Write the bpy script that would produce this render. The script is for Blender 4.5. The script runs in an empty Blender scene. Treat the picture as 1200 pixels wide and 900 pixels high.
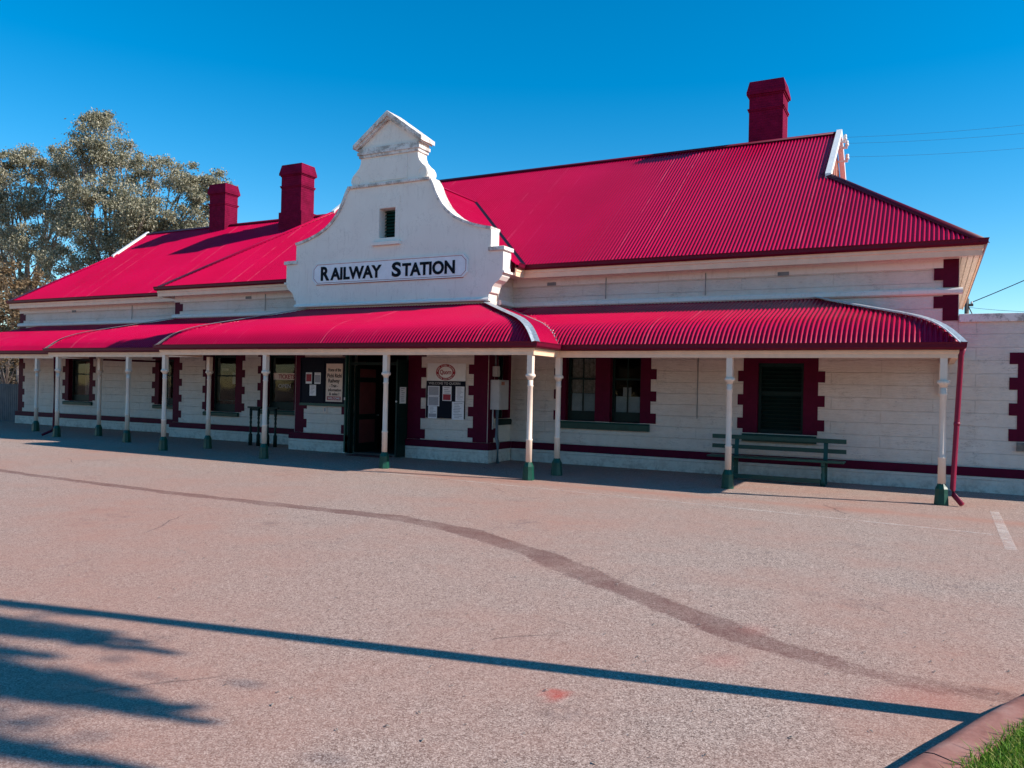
import bpy, bmesh, math, random
import numpy as np
from mathutils import Vector, Matrix
from mathutils.geometry import tessellate_polygon
R = math.radians
random.seed(7)
sc = bpy.context.scene
col = sc.collection

# ------------------------------------------------------------------ materials
def hexlin(r, g, b):
    f = lambda c: (c/255/12.92) if c/255 <= .04045 else ((c/255+.055)/1.055)**2.4
    return (f(r), f(g), f(b), 1)
class NT:
    def __init__(s, name):
        s.m = bpy.data.materials.new(name); s.m.use_nodes = True
        s.t = s.m.node_tree; s.n = s.t.nodes; s.l = s.t.links
        s.b = s.n['Principled BSDF']; s.out = s.n['Material Output']
        s.co = s.n.new('ShaderNodeTexCoord')
    def node(s, typ, **kw):
        n = s.n.new(typ)
        for k, v in kw.items():
            if k in n.inputs: n.inputs[k].default_value = v
            else: setattr(n, k, v)
        return n
    def noise(s, scale, detail=4, rough=.6, vec=None, stretch=None):
        n = s.node('ShaderNodeTexNoise', Scale=scale, Detail=detail, Roughness=rough)
        v = vec or s.co.outputs['Object']
        if stretch:
            mp = s.node('ShaderNodeMapping'); mp.inputs['Scale'].default_value = stretch
            s.l.new(v, mp.inputs['Vector']); v = mp.outputs['Vector']
        s.l.new(v, n.inputs['Vector']); return n.outputs['Fac']
    def ramp(s, fac, stops, interp='LINEAR'):
        r = s.n.new('ShaderNodeValToRGB'); r.color_ramp.interpolation = interp
        el = r.color_ramp.elements
        while len(el) < len(stops): el.new(.5)
        for e, (p, c) in zip(el, stops):
            e.position = p; e.color = c if len(c) == 4 else (*c, 1)
        s.l.new(fac, r.inputs['Fac']); return r.outputs['Color']
    def mix(s, fac, a, b, mode='MIX'):
        m = s.n.new('ShaderNodeMix'); m.data_type = 'RGBA'; m.blend_type = mode
        for sock, v in ((m.inputs[0], fac), (m.inputs[6], a), (m.inputs[7], b)):
            if isinstance(v, (int, float)): sock.default_value = v
            elif isinstance(v, tuple): sock.default_value = v if len(v) == 4 else (*v, 1)
            else: s.l.new(v, sock)
        return m.outputs[2]
    def math(s, op, a, b=None):
        m = s.n.new('ShaderNodeMath'); m.operation = op
        for sock, v in ((m.inputs[0], a), (m.inputs[1], b)):
            if v is None: continue
            if isinstance(v, (int, float)): sock.default_value = v
            else: s.l.new(v, sock)
        return m.outputs[0]
    def bump(s, h, strength=.3, dist=.01, prev=None):
        b = s.node('ShaderNodeBump', Strength=strength, Distance=dist)
        s.l.new(h, b.inputs['Height'])
        if prev: s.l.new(prev, b.inputs['Normal'])
        return b.outputs['Normal']
    def done(s, color, rough=.6, normal=None, spec=None):
        if isinstance(color, tuple): s.b.inputs['Base Color'].default_value = color if len(color) == 4 else (*color, 1)
        else: s.l.new(color, s.b.inputs['Base Color'])
        if isinstance(rough, (int, float)): s.b.inputs['Roughness'].default_value = rough
        else: s.l.new(rough, s.b.inputs['Roughness'])
        if normal: s.l.new(normal, s.b.inputs['Normal'])
        if spec is not None: s.b.inputs['Specular IOR Level'].default_value = spec
        return s.m
M = {}
def painted(name, c, rough=.5, var=.12, scale=6, bump=.15, chip=None, chipamt=.66, spec=.4):
    t = NT(name)
    n1 = t.noise(scale, 6, .65); n2 = t.noise(scale*9, 3)
    f = t.math('MULTIPLY_ADD', n1, 1.0); 
    dark = tuple(x*(1-var*1.6) for x in c); lite = tuple(min(1, x*(1+var)) for x in c)
    cc = t.ramp(n1, [(.3, dark), (.7, lite)])
    if chip:
        n3 = t.noise(scale*3.1, 8, .75)
        cc = t.mix(t.ramp(n3, [(chipamt, (0, 0, 0)), (chipamt+.03, (1, 1, 1))]), cc, chip)
    M[name] = t.done(cc, rough, t.bump(n2, bump, .004), spec); return M[name]

def wall_white():
    t = NT('white_painted_stone')
    sep = t.node('ShaderNodeSeparateXYZ'); t.l.new(t.co.outputs['Object'], sep.inputs[0])
    cmb = t.node('ShaderNodeCombineXYZ')
    xy = t.math('ADD', sep.outputs[0], sep.outputs[1])
    t.l.new(xy, cmb.inputs[0]); t.l.new(sep.outputs[2], cmb.inputs[1])
    # wobble so that the courses are hand laid
    nv = t.node('ShaderNodeTexNoise', Scale=1.3, Detail=2); t.l.new(cmb.outputs[0], nv.inputs['Vector'])
    wob = t.node('ShaderNodeVectorMath', operation='SCALE'); t.l.new(nv.outputs['Color'], wob.inputs[0]); wob.inputs['Scale'].default_value = .035
    add = t.node('ShaderNodeVectorMath', operation='ADD'); t.l.new(cmb.outputs[0], add.inputs[0]); t.l.new(wob.outputs[0], add.inputs[1])
    br = t.node('ShaderNodeTexBrick', Scale=1.0)
    br.inputs['Brick Width'].default_value = 2.1; br.inputs['Row Height'].default_value = .285
    br.inputs['Mortar Size'].default_value = .007; br.inputs['Mortar Smooth'].default_value = .6
    br.inputs['Color1'].default_value = (1, 1, 1, 1); br.inputs['Color2'].default_value = (.96, .96, .96, 1); br.inputs['Mortar'].default_value = (0, 0, 0, 1)
    t.l.new(add.outputs[0], br.inputs['Vector'])
    big = t.noise(.9, 5, .6); fine = t.noise(28, 4, .7); mid = t.noise(5, 7, .7)
    base = t.ramp(big, [(.3, (.73, .63, .55)), (.7, (.82, .74, .67))])
    base = t.mix(.25, base, t.ramp(mid, [(.35, (.55, .47, .42)), (.6, (.84, .79, .75))]), 'MULTIPLY')
    # worn joints: mortar shows only in patches
    patch = t.ramp(t.noise(2.1, 5, .7), [(.46, (0, 0, 0)), (.62, (1, 1, 1))])
    joint = t.math('MULTIPLY', t.math('MULTIPLY', br.outputs['Fac'], patch), .32)
    base = t.mix(joint, base, (.26, .19, .16))
    ln = t.noise(2.4, 6, .7, stretch=(.45, .45, 3.2)); rid = t.math('ABSOLUTE', t.math('SUBTRACT', ln, .5))
    ckl = t.math('MULTIPLY', t.ramp(rid, [(.0, (1, 1, 1)), (.010, (0, 0, 0))]), t.ramp(t.noise(1.7, 4, .7), [(.50, (0, 0, 0)), (.6, (.75, .75, .75))]))
    base = t.mix(ckl, base, (.20, .14, .12))
    streak = t.noise(3.2, 6, .75, stretch=(1, 1, 7))
    base = t.mix(t.ramp(streak, [(.64, (0, 0, 0)), (.70, (.55, .55, .55))]), base, (.42, .33, .29))
    # rising damp and splash dirt at the foot of the wall (real soiling)
    foot = t.math('MULTIPLY', t.ramp(sep.outputs[2], [(-.02, (1, 1, 1)), (.4, (0, 0, 0))]), t.ramp(t.noise(7, 6, .7), [(.45, (0, 0, 0)), (.64, (.6, .6, .6))]))
    base = t.mix(foot, base, (.30, .21, .17))
    chips = t.ramp(t.noise(16, 7, .8), [(.70, (0, 0, 0)), (.725, (1, 1, 1))])
    base = t.mix(t.math('MULTIPLY', chips, .6), base, (.30, .22, .19))
    h = t.math('ADD', t.math('MULTIPLY', br.outputs['Fac'], -.6), t.math('ADD', t.math('ADD', mid, streak), t.math('MULTIPLY', fine, .35)))
    M['wall'] = t.done(base, .72, t.bump(h, .8, .03), .3)
wall_white()
def render_white():
    t = NT('white_painted_render')
    big = t.noise(1.1, 5, .6); fine = t.noise(35, 4, .7); mid = t.noise(4, 8, .75)
    base = t.ramp(big, [(.3, (.77, .69, .63)), (.7, (.83, .765, .70))])
    streak = t.noise(5, 6, .75, stretch=(1.6, 1.6, .35))
    base = t.mix(t.ramp(streak, [(.55, (0, 0, 0)), (.74, (.42, .42, .42))]), base, (.44, .37, .33))
    crack = t.noise(9, 9, .85)
    base = t.mix(t.ramp(crack, [(.68, (0, 0, 0)), (.70, (.7, .7, .7))]), base, (.28, .22, .19))
    rid = t.math('ABSOLUTE', t.math('SUBTRACT', t.noise(.9, 7, .65), .5)); base = t.mix(t.math('MULTIPLY', t.ramp(rid, [(0, (1, 1, 1)), (.004, (0, 0, 0))]), .3), base, (.22, .18, .16))
    M['render'] = t.done(base, .7, t.bump(t.math('ADD', mid, t.math('MULTIPLY', fine, .5)), .3, .008), .3)
render_white()
def copingm():
    t = NT('weathered_coping')
    mid = t.noise(3.5, 8, .75); sep = t.node('ShaderNodeSeparateXYZ'); g = t.node('ShaderNodeNewGeometry'); t.l.new(g.outputs['Normal'], sep.inputs[0])
    base = t.ramp(t.noise(1.3, 4), [(.3, (.70, .63, .59)), (.7, (.80, .75, .72))])
    base = t.mix(t.ramp(mid, [(.47, (0, 0, 0)), (.58, (.72, .72, .72))]), base, (.25, .215, .19))
    base = t.mix(t.ramp(t.noise(11, 7, .8), [(.60, (0, 0, 0)), (.66, (.8, .8, .8))]), base, (.12, .10, .09))
    base = t.mix(t.ramp(t.noise(6, 6, .75), [(.60, (0, 0, 0)), (.68, (.6, .6, .6))]), base, (.36, .16, .12))
    M['coping'] = t.done(base, .8, t.bump(t.noise(14, 6, .8), .5, .012), .2)
copingm()
def roofm():
    t = NT('crimson_corrugated_iron')
    big = t.noise(.5, 4, .6); mid = t.noise(7, 5, .7)
    c = t.ramp(big, [(.3, (.385, .0005, .034)), (.7, (.45, .0008, .045))])
    sheet = t.node('ShaderNodeTexWhiteNoise', noise_dimensions='1D')
    sep = t.node('ShaderNodeSeparateXYZ'); t.l.new(t.co.outputs['Object'], sep.inputs[0])
    fl = t.math('FLOOR', t.math('MULTIPLY', sep.outputs[0], 1.31)); t.l.new(fl, sheet.inputs['W'])
    c = t.mix(t.math('MULTIPLY', sheet.outputs['Value'], .16), c, (.36, .001, .050))
    c = t.mix(t.ramp(mid, [(.62, (0, 0, 0)), (.8, (.3, .3, .3))]), c, (.42, .02, .07))
    lap = t.math('FRACT', t.math('MULTIPLY', sep.outputs[0], 1.31))
    lapm = t.math('MULTIPLY', t.math('LESS_THAN', lap, .035), t.ramp(t.noise(1.2, 4, .7), [(.42, (0, 0, 0)), (.6, (.2, .2, .2))]))
    c = t.mix(lapm, c, (.62, .16, .22))
    M['roof'] = t.done(c, .28, None, .18)
roofm()
painted('maroon', (.088, .0015, .020), .6, .12, 5, .2, spec=.12)
painted('gutter', (.12, .0015, .018), .45, .1, 5, .05, spec=.2)
painted('chimney', (.18, .005, .034), .85, .22, 3, .4, spec=.05)
def brickwork(name):
    m = M[name]; n = m.node_tree.nodes; l = m.node_tree.links; b = n['Principled BSDF']
    tc = n.new('ShaderNodeTexCoord'); sp = n.new('ShaderNodeSeparateXYZ'); l.new(tc.outputs['Object'], sp.inputs[0])
    ad = n.new('ShaderNodeMath'); l.new(sp.outputs[0], ad.inputs[0]); l.new(sp.outputs[1], ad.inputs[1])
    cb = n.new('ShaderNodeCombineXYZ'); l.new(ad.outputs[0], cb.inputs[0]); l.new(sp.outputs[2], cb.inputs[1])
    br = n.new('ShaderNodeTexBrick'); br.inputs['Scale'].default_value = 1; br.inputs['Brick Width'].default_value = .235; br.inputs['Row Height'].default_value = .085; br.inputs['Mortar Size'].default_value = .007
    l.new(cb.outputs[0], br.inputs['Vector']); bp = n.new('ShaderNodeBump'); bp.inputs['Strength'].default_value = .8; bp.inputs['Distance'].default_value = .012; bp.invert = True
    l.new(br.outputs['Fac'], bp.inputs['Height']); old = b.inputs['Normal'].links[0].from_socket; l.new(old, bp.inputs['Normal']); l.new(bp.outputs[0], b.inputs['Normal'])
brickwork('chimney')
painted('pipe', (.22, .004, .034), .45, .1, 4, .05, spec=.3)
painted('cream', (.88, .56, .38), .5, .06, 4, .1, chip=(.45, .33, .25), chipamt=.72)
painted('post', (.80, .62, .50), .45, .05, 4, .1, chip=(.35, .22, .16), chipamt=.70)
painted('green', (.006, .060, .045), .42, .15, 6, .1)
painted('postgreen', (.004, .060, .038), .42, .15, 6, .1, chip=(.02, .05, .04), chipamt=.68)
painted('greendark', (.003, .018, .015), .5, .15, 6, .1, spec=.2)
painted('doorred', (.19, .045, .045), .45, .12, 3, .08)
painted('navy', (.003, .005, .016), .6, .1, 6, .05, spec=.15)
painted('white', (.80, .78, .76), .45, .05, 4, .05)
painted('signwhite', (.78, .77, .80), .45, .06, 4, .05)
painted('ink', (.003, .005, .011), .6, .1, 5, .02, spec=.1)
painted('trimred', (.36, .075, .07), .6, .2, 9, .1)
painted('cardcream', (.78, .60, .50), .55, .05, 5, .02)
painted('signred', (.34, .014, .032), .5, .1, 7, .02)
painted('greybox', (.47, .45, .44), .45, .06, 5, .05)
painted('conduit', (.13, .16, .18), .5, .1, 5, .05)
painted('galv', (.48, .52, .55), .42, .22, 14, .05)
M['galv'].node_tree.nodes['Principled BSDF'].inputs['Metallic'].default_value = .35
painted('soffit', (.78, .64, .54), .55, .08, 5, .1)
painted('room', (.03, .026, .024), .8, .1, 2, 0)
painted('paper', (.80, .79, .82), .6, .04, 6, .02)
painted('paperdim', (.36, .36, .40), .6, .12, 30, .02)
painted('blind', (.42, .47, .48), .7, .1, 8, .05)
painted('curtain', (.50, .40, .34), .8, .35, 12, .1)
painted('steel', (.22, .23, .24), .5, .2, 6, .1)
painted('timberpole', (.13, .10, .08), .8, .25, 6, .3)
painted('stonesill', (.19, .165, .145), .8, .25, 8, .4)
painted('brick', (.42, .17, .12), .75, .2, 9, .3)
painted('mat', (.10, .016, .02), .9, .3, 20, .4)
painted('fence', (.085, .10, .125), .45, .2, 3, .1)
painted('bark', (.26, .21, .18), .85, .3, 5, .5)
painted('wire', (.05, .06, .07), .6, .1, 5, 0)
painted('insul', (.72, .67, .62), .3, .05, 5, 0)
def glass():
    t = NT('window_glass')
    t.n.remove(t.b)
    tr = t.node('ShaderNodeBsdfTransparent'); tr.inputs['Color'].default_value = (.80, .84, .84, 1)
    gl = t.node('ShaderNodeBsdfGlossy'); gl.inputs['Roughness'].default_value = .04
    wob = t.bump(t.noise(2.0, 2), .06, .02); t.l.new(wob, gl.inputs['Normal'])
    fr = t.node('ShaderNodeFresnel', IOR=1.5); mx = t.node('ShaderNodeMixShader')
    gg = t.node('ShaderNodeNewGeometry'); f = t.math('MULTIPLY', t.math('MULTIPLY', t.math('MINIMUM', fr.outputs[0], .9), .55), t.math('SUBTRACT', 1.0, gg.outputs['Backfacing']))
    t.l.new(f, mx.inputs[0]); t.l.new(tr.outputs[0], mx.inputs[1]); t.l.new(gl.outputs[0], mx.inputs[2])
    t.l.new(mx.outputs[0], t.out.inputs['Surface']); M['glass'] = t.m
glass()
def leafm(name, a, b, c):
    t = NT(name)
    g = t.node('ShaderNodeNewGeometry')
    cc = t.ramp(g.outputs['Random Per Island'], [(0, a), (.5, b), (1, c)])
    big = t.noise(.35, 3); cc = t.mix(t.math('MULTIPLY', big, .5), cc, tuple(x*.75 for x in a))
    t.done(cc, .6, None, .2)
    tl = t.node('ShaderNodeBsdfTranslucent'); t.l.new(cc, tl.inputs['Color'])
    mx = t.node('ShaderNodeMixShader'); mx.inputs[0].default_value = .25
    t.l.new(t.b.outputs[0], mx.inputs[1]); t.l.new(tl.outputs[0], mx.inputs[2]); t.l.new(mx.outputs[0], t.out.inputs['Surface'])
    M[name] = t.m
leafm('gumleaf', (.13, .135, .08), (.36, .33, .22), (.62, .56, .43))
leafm('bushleaf', (.12, .075, .04), (.24, .16, .085), (.32, .23, .14))
leafm('farleaf', (.06, .055, .04), (.14, .11, .075), (.24, .17, .13))
leafm('grass', (.08, .20, .012), (.19, .36, .035), (.48, .42, .14))
def groundm():
    t = NT('chip_seal_asphalt')
    ob = t.co.outputs['Object']
    v = t.node('ShaderNodeTexVoronoi', Scale=128.0); t.l.new(ob, v.inputs['Vector'])
    v2 = t.node('ShaderNodeTexVoronoi', Scale=38.0); t.l.new(ob, v2.inputs['Vector'])
    sp = t.node('ShaderNodeSeparateColor'); t.l.new(v.outputs['Color'], sp.inputs[0])
    sp2 = t.node('ShaderNodeSeparateColor'); t.l.new(v2.outputs['Color'], sp2.inputs[0])
    stone = t.ramp(sp.outputs[0], [(0, (.06, .036, .030)), (.22, (.20, .138, .114)), (.6, (.375, .278, .233)), (1, (.72, .56, .475))])
    stone = t.mix(.25, stone, t.ramp(sp2.outputs[1], [(0, (.10, .066, .056)), (.5, (.32, .228, .187)), (1, (.55, .40, .325))]))
    big = t.noise(.22, 6, .62); mid = t.noise(1.3, 7, .7); dst = t.node('ShaderNodeAttribute', attribute_name='dust'); stn = t.node('ShaderNodeAttribute', attribute_name='stain'); red = t.node('ShaderNodeAttribute', attribute_name='red')
    # red desert dust lying in the texture
    d = t.math('ADD', t.math('MULTIPLY', t.ramp(big, [(.42, (0, 0, 0)), (.63, (.74, .74, .74))]), t.ramp(mid, [(.3, (.35, .35, .35)), (.66, (1, 1, 1))])), t.math('MULTIPLY', dst.outputs['Fac'], .45))
    gap = t.ramp(v.outputs['Distance'], [(.0, (.45, .45, .45)), (.55, (1, 1, 1))])
    c = t.mix(t.math('MINIMUM', t.math('MULTIPLY', d, gap), .85), stone, (.42, .21, .155))
    # old oil and repair tracks
    rough_ = t.math('SUBTRACT', t.noise(7.5, 7, .8), .5)
    sn = t.ramp(t.math('ADD', t.math('MULTIPLY', stn.outputs['Fac'], .8), t.math('MULTIPLY', rough_, 1.5)), [(.28, (0, 0, 0)), (.62, (1, 1, 1))])
    sn = t.math('MULTIPLY', sn, t.math('MINIMUM', t.math('MULTIPLY', stn.outputs['Fac'], 3.0), 1.0))
    sn = t.math('MULTIPLY', sn, t.ramp(t.noise(1.3, 5, .7), [(.32, (.35, .35, .35)), (.6, (1, 1, 1))]))
    c = t.mix(t.math('MULTIPLY', sn, .8), c, t.mix(.5, c, (.115, .05, .05), 'MULTIPLY'))
    c = t.mix(t.math('MULTIPLY', sn, .42), c, (.17, .060, .055))
    c = t.mix(t.math('MULTIPLY', red.outputs['Fac'], .8), c, (.50, .05, .035))
    spots = t.ramp(t.noise(.8, 8, .8), [(.58, (0, 0, 0)), (.70, (.5, .5, .5))])
    c = t.mix(spots, c, (.12, .085, .085))
    # fine cracks
    cv = t.node('ShaderNodeTexVoronoi', feature='DISTANCE_TO_EDGE', Scale=.33)
    nz = t.node('ShaderNodeTexNoise', Scale=1.1, Detail=6); t.l.new(ob, nz.inputs['Vector'])
    mv = t.node('ShaderNodeMix', data_type='VECTOR'); mv.inputs[0].default_value = .28; t.l.new(ob, mv.inputs[4]); t.l.new(nz.outputs['Color'], mv.inputs[5])
    t.l.new(mv.outputs[1], cv.inputs['Vector'])
    ck = t.math('MULTIPLY', t.ramp(cv.outputs['Distance'], [(.0, (1, 1, 1)), (.0045, (0, 0, 0))]), t.ramp(t.noise(.45, 3), [(.54, (0, 0, 0)), (.64, (.6, .6, .6))]))
    c = t.mix(ck, c, (.06, .04, .04))
    h = t.math('ADD', sp.outputs[0], t.math('MULTIPLY', mid, .6))
    M['ground'] = t.done(c, .9, t.bump(h, .5, .006), .15)
groundm()
def kerbm():
    t = NT('dusty_concrete')
    c = t.ramp(t.noise(3, 7, .7), [(.3, (.22, .085, .065)), (.5, (.36, .165, .13)), (.75, (.46, .27, .22))])
    c = t.mix(t.ramp(t.noise(60, 3), [(.6, (0, 0, 0)), (.7, (.4, .4, .4))]), c, (.2, .12, .1))
    M['kerb'] = t.done(c, .85, t.bump(t.noise(40, 5, .7), .3, .004), .2)
kerbm()
def soilm():
    t = NT('soil'); M['soil'] = t.done(t.ramp(t.noise(9, 6, .7), [(.3, (.05, .07, .02)), (.7, (.13, .10, .05))]), .95)
soilm()
def linem():
    t = NT('worn_road_paint')
    t.done((.80, .68, .60, 1), .7)
    tr = t.node('ShaderNodeBsdfTransparent'); mx = t.node('ShaderNodeMixShader')
    f = t.math('MULTIPLY', t.ramp(t.noise(26, 5, .8), [(.36, (0, 0, 0)), (.5, (1, 1, 1))]), t.ramp(t.noise(1.6, 4, .7), [(.33, (.12, .12, .12)), (.62, (.62, .62, .62))]))
    t.l.new(f, mx.inputs[0]); t.l.new(tr.outputs[0], mx.inputs[1]); t.l.new(t.b.outputs[0], mx.inputs[2])
    t.l.new(mx.outputs[0], t.out.inputs['Surface']); M['line'] = t.m
linem()

# ------------------------------------------------------------------ mesh builder
def FY(y0):            # frame of a wall whose face looks to -Y
    return lambda u, z, w: (u, y0+w, z)
def FX(x0):            # face looks to +X
    return lambda u, z, w: (x0-w, u, z)
def FXm(x0):           # face looks to -X
    return lambda u, z, w: (x0+w, u, z)
class MB:
    def __init__(s): s.v = []; s.f = []; s.sm = []
    def add(s, vs, fs, smooth=False):
        o = len(s.v); s.v += [tuple(p) for p in vs]
        for f in fs: s.f.append(tuple(i+o for i in f)); s.sm.append(smooth)
        return s
    def box(s, x0, x1, y0, y1, z0, z1):
        vs = [(x, y, z) for z in (z0, z1) for y in (y0, y1) for x in (x0, x1)]
        return s.add(vs, [(0, 2, 3, 1), (4, 5, 7, 6), (0, 1, 5, 4), (2, 6, 7, 3), (0, 4, 6, 2), (1, 3, 7, 5)])
    def fbox(s, F, u0, u1, z0, z1, w0, w1):
        vs = [F(u, z, w) for z in (z0, z1) for w in (w0, w1) for u in (u0, u1)]
        return s.add(vs, [(0, 2, 3, 1), (4, 5, 7, 6), (0, 1, 5, 4), (2, 6, 7, 3), (0, 4, 6, 2), (1, 3, 7, 5)])
    def prism(s, F, outer, w0, w1, holes=()):
        loops = [list(outer)] + [list(h) for h in holes]
        flat = [p for lp in loops for p in lp]; n = len(flat)
        tris = tessellate_polygon([[Vector((a, b, 0)) for a, b in lp] for lp in loops])
        vs = [F(a, b, w0) for a, b in flat] + [F(a, b, w1) for a, b in flat]
        fs = [tuple(t) for t in tris] + [tuple(i+n for i in reversed(t)) for t in tris]
        o = 0
        for lp in loops:
            k = len(lp)
            for i in range(k):
                j = (i+1) % k; fs.append((o+i, o+j, o+j+n, o+i+n))
            o += k
        return s.add(vs, fs)
    def tube(s, pts, r, n=8, smooth=True, caps=True):
        pts = [Vector(p) for p in pts]; vs = []; rings = []
        for i, p in enumerate(pts):
            d = (pts[min(i+1, len(pts)-1)]-pts[max(i-1, 0)]).normalized()
            a = d.cross(Vector((0, 0, 1)))
            if a.length < .01: a = Vector((1, 0, 0))
            a.normalize(); b = d.cross(a)
            ri = r[i] if isinstance(r, (list, tuple)) else r
            for k in range(n):
                t = 2*math.pi*k/n; vs.append(p+a*ri*math.cos(t)+b*ri*math.sin(t))
        fs = []
        for i in range(len(pts)-1):
            for k in range(n):
                fs.append((i*n+k, i*n+(k+1) % n, (i+1)*n+(k+1) % n, (i+1)*n+k))
        if caps: fs += [tuple(range(n))[::-1], tuple(range((len(pts)-1)*n, len(pts)*n))]
        return s.add(vs, fs, smooth)
    def lathe(s, prof, c=(0, 0, 0), n=16, smooth=True, rot=0):
        vs = []; fs = []
        for r, z in prof:
            for k in range(n):
                t = 2*math.pi*(k+rot)/n; vs.append((c[0]+r*math.cos(t), c[1]+r*math.sin(t), c[2]+z))
        m = len(prof)
        for i in range(m-1):
            for k in range(n): fs.append((i*n+k, i*n+(k+1) % n, (i+1)*n+(k+1) % n, (i+1)*n+k))
        fs += [tuple(range(n))[::-1], tuple(range((m-1)*n, m*n))]
        return s.add(vs, fs, smooth)
    def sweep(s, path, prof, closed_prof=True):
        """prof = [(outward,z)], outward is to the right of travel; path in XY with mitres"""
        n = len(path); P = [Vector(p) for p in path]; k = len(prof); vs = []; fs = []
        for i in range(n):
            d1 = (P[i]-P[i-1]).normalized() if i > 0 else (P[1]-P[0]).normalized()
            d2 = (P[i+1]-P[i]).normalized() if i < n-1 else d1
            n1 = Vector((d1.y, -d1.x)); n2 = Vector((d2.y, -d2.x))
            m = (n1+n2); m = m/m.dot(n1) if m.length > 1e-6 else n1
            for o, z in prof: q = P[i]+m*o; vs.append((q.x, q.y, z))
        for i in range(n-1):
            for j in range(k if closed_prof else k-1):
                a = i*k+j; b = i*k+(j+1) % k; fs.append((a, b, b+k, a+k))
        if closed_prof: fs += [tuple(range(k)), tuple(range((n-1)*k, n*k))[::-1]]
        return s.add(vs, fs)
    def build(s, name, mat, parent=None, loc=None, bevel=0, normals=True):
        me = bpy.data.meshes.new(name)
        o = bpy.data.objects.new(name, me); col.objects.link(o)
        if parent is not None:
            o.parent = parent
            off = WL.get(parent.name, Vector((0, 0, 0)))
            L = Vector(loc)-off if loc is not None else Vector((0, 0, 0))
            base = off+L
        else:
            L = Vector(loc) if loc is not None else Vector((0, 0, 0)); base = L
        o.location = L; WL[o.name] = base
        me.from_pydata([tuple(Vector(p)-base) for p in s.v], [], s.f)
        me.polygons.foreach_set('use_smooth', s.sm)
        me.validate()
        if normals:
            bm = bmesh.new(); bm.from_mesh(me); bmesh.ops.recalc_face_normals(bm, faces=bm.faces); bm.to_mesh(me); bm.free()
        me.materials.append(M[mat]); me.update()
        if bevel:
            b = o.modifiers.new('edge', 'BEVEL'); b.width = bevel; b.segments = 2; b.limit_method = 'ANGLE'
        return o
WL = {}
def tag(o, label=None, cat=None, group=None, kind=None):
    if label: o['label'] = label
    if cat: o['category'] = cat
    if group: o['group'] = group
    if kind: o['kind'] = kind
    return o
def empty(name, loc, label, cat, group=None, rz=0):
    o = bpy.data.objects.new(name, None); col.objects.link(o); o.location = loc; o.empty_display_size = .2
    WL[o.name] = Vector(loc); tag(o, label, cat, group); return o
def children(o): return [c for c in bpy.data.objects if c.parent == o]
def copy_tree(o, parent=None, loc=None):
    c = o.copy(); col.objects.link(c)
    if parent is not None: c.parent = parent
    if loc is not None: c.location = loc
    for ch in children(o): copy_tree(ch, c)
    return c
def text_mesh(s, offset=0.0, extrude=.5, shear=0):
    cu = bpy.data.curves.new('lettering', 'FONT'); cu.body = s; cu.offset = offset; cu.extrude = extrude; cu.shear = shear; cu.resolution_u = 4
    o = bpy.data.objects.new('lettering', cu); col.objects.link(o); bpy.context.view_layer.update()
    dg = bpy.context.evaluated_depsgraph_get(); me = bpy.data.meshes.new_from_object(o.evaluated_get(dg))
    v = [tuple(p.co) for p in me.vertices]; f = [tuple(p.vertices) for p in me.polygons]
    bpy.data.objects.remove(o); bpy.data.curves.remove(cu); bpy.data.meshes.remove(me)
    return v, f
def put_text(mb, F, s, u0, u1, zb, h=None, w0=-.004, w1=0, offset=0.0, shear=0):
    v, f = text_mesh(s, offset, .5, shear)
    xs = [p[0] for p in v]; ys = [p[1] for p in v]
    k = (u1-u0)/(max(xs)-min(xs)); kz = h/(max(ys)-min(0, 0)) if h else k
    x0 = min(xs)
    mb.add([F(u0+(p[0]-x0)*k, zb+p[1]*kz, w0 if p[2] > 0 else w1) for p in v], f)
    return mb
def lerp(a, b, t): return a+(b-a)*t
def interp(tab, x):
    for (a, fa), (b, fb) in zip(tab, tab[1:]):
        if x <= b: return lerp(fa, fb, (x-a)/(b-a))
    return tab[-1][1]

# ------------------------------------------------------------------ the station building
SB = empty('station_building', (-14, 19, 0), 'long white stone railway station with crimson corrugated iron roof, curved front parapet and bullnose verandah', 'building')
PIT = .0935
YR, YC, YL = 19.9, 18.6, 21.2
XE, XCR, XCL, XFL, XLL = .49, -10.5, -17.3, -24.35, -35.95

def corr(mb, org, ud, nd, zf, u0, u1, lo, hi, ds, pitch=PIT, amp=.0175, per=8):
    """corrugated sheet: columns along ud, running inward along nd, height zf(d)"""
    ud = Vector((*ud, 0)); nd = Vector((*nd, 0)); org = Vector((*org, 0))
    n = max(2, int(round((u1-u0)/pitch*per)))
    k = len(ds) if ds else 2; vs = []; fs = []
    for i in range(n+1):
        u = u0+(u1-u0)*i/n; a = amp*math.sin(2*math.pi*u/pitch); l, h = lo(u), hi(u)
        h = max(h, l)
        for d in (ds or (l, h)):
            dd = min(max(d, l), h); e = .01
            sl = (zf(dd+e)-zf(dd-e))/(2*e); q = 1/math.sqrt(1+sl*sl)
            p = org+ud*u+nd*dd
            vs.append((p.x-nd.x*sl*q*a, p.y-nd.y*sl*q*a, zf(dd)+q*a))
    for i in range(n):
        for j in range(k-1):
            a = i*k+j; fs.append((a, a+k, a+k+1, a+1))
    mb.add(vs, fs, True); return mb

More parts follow.
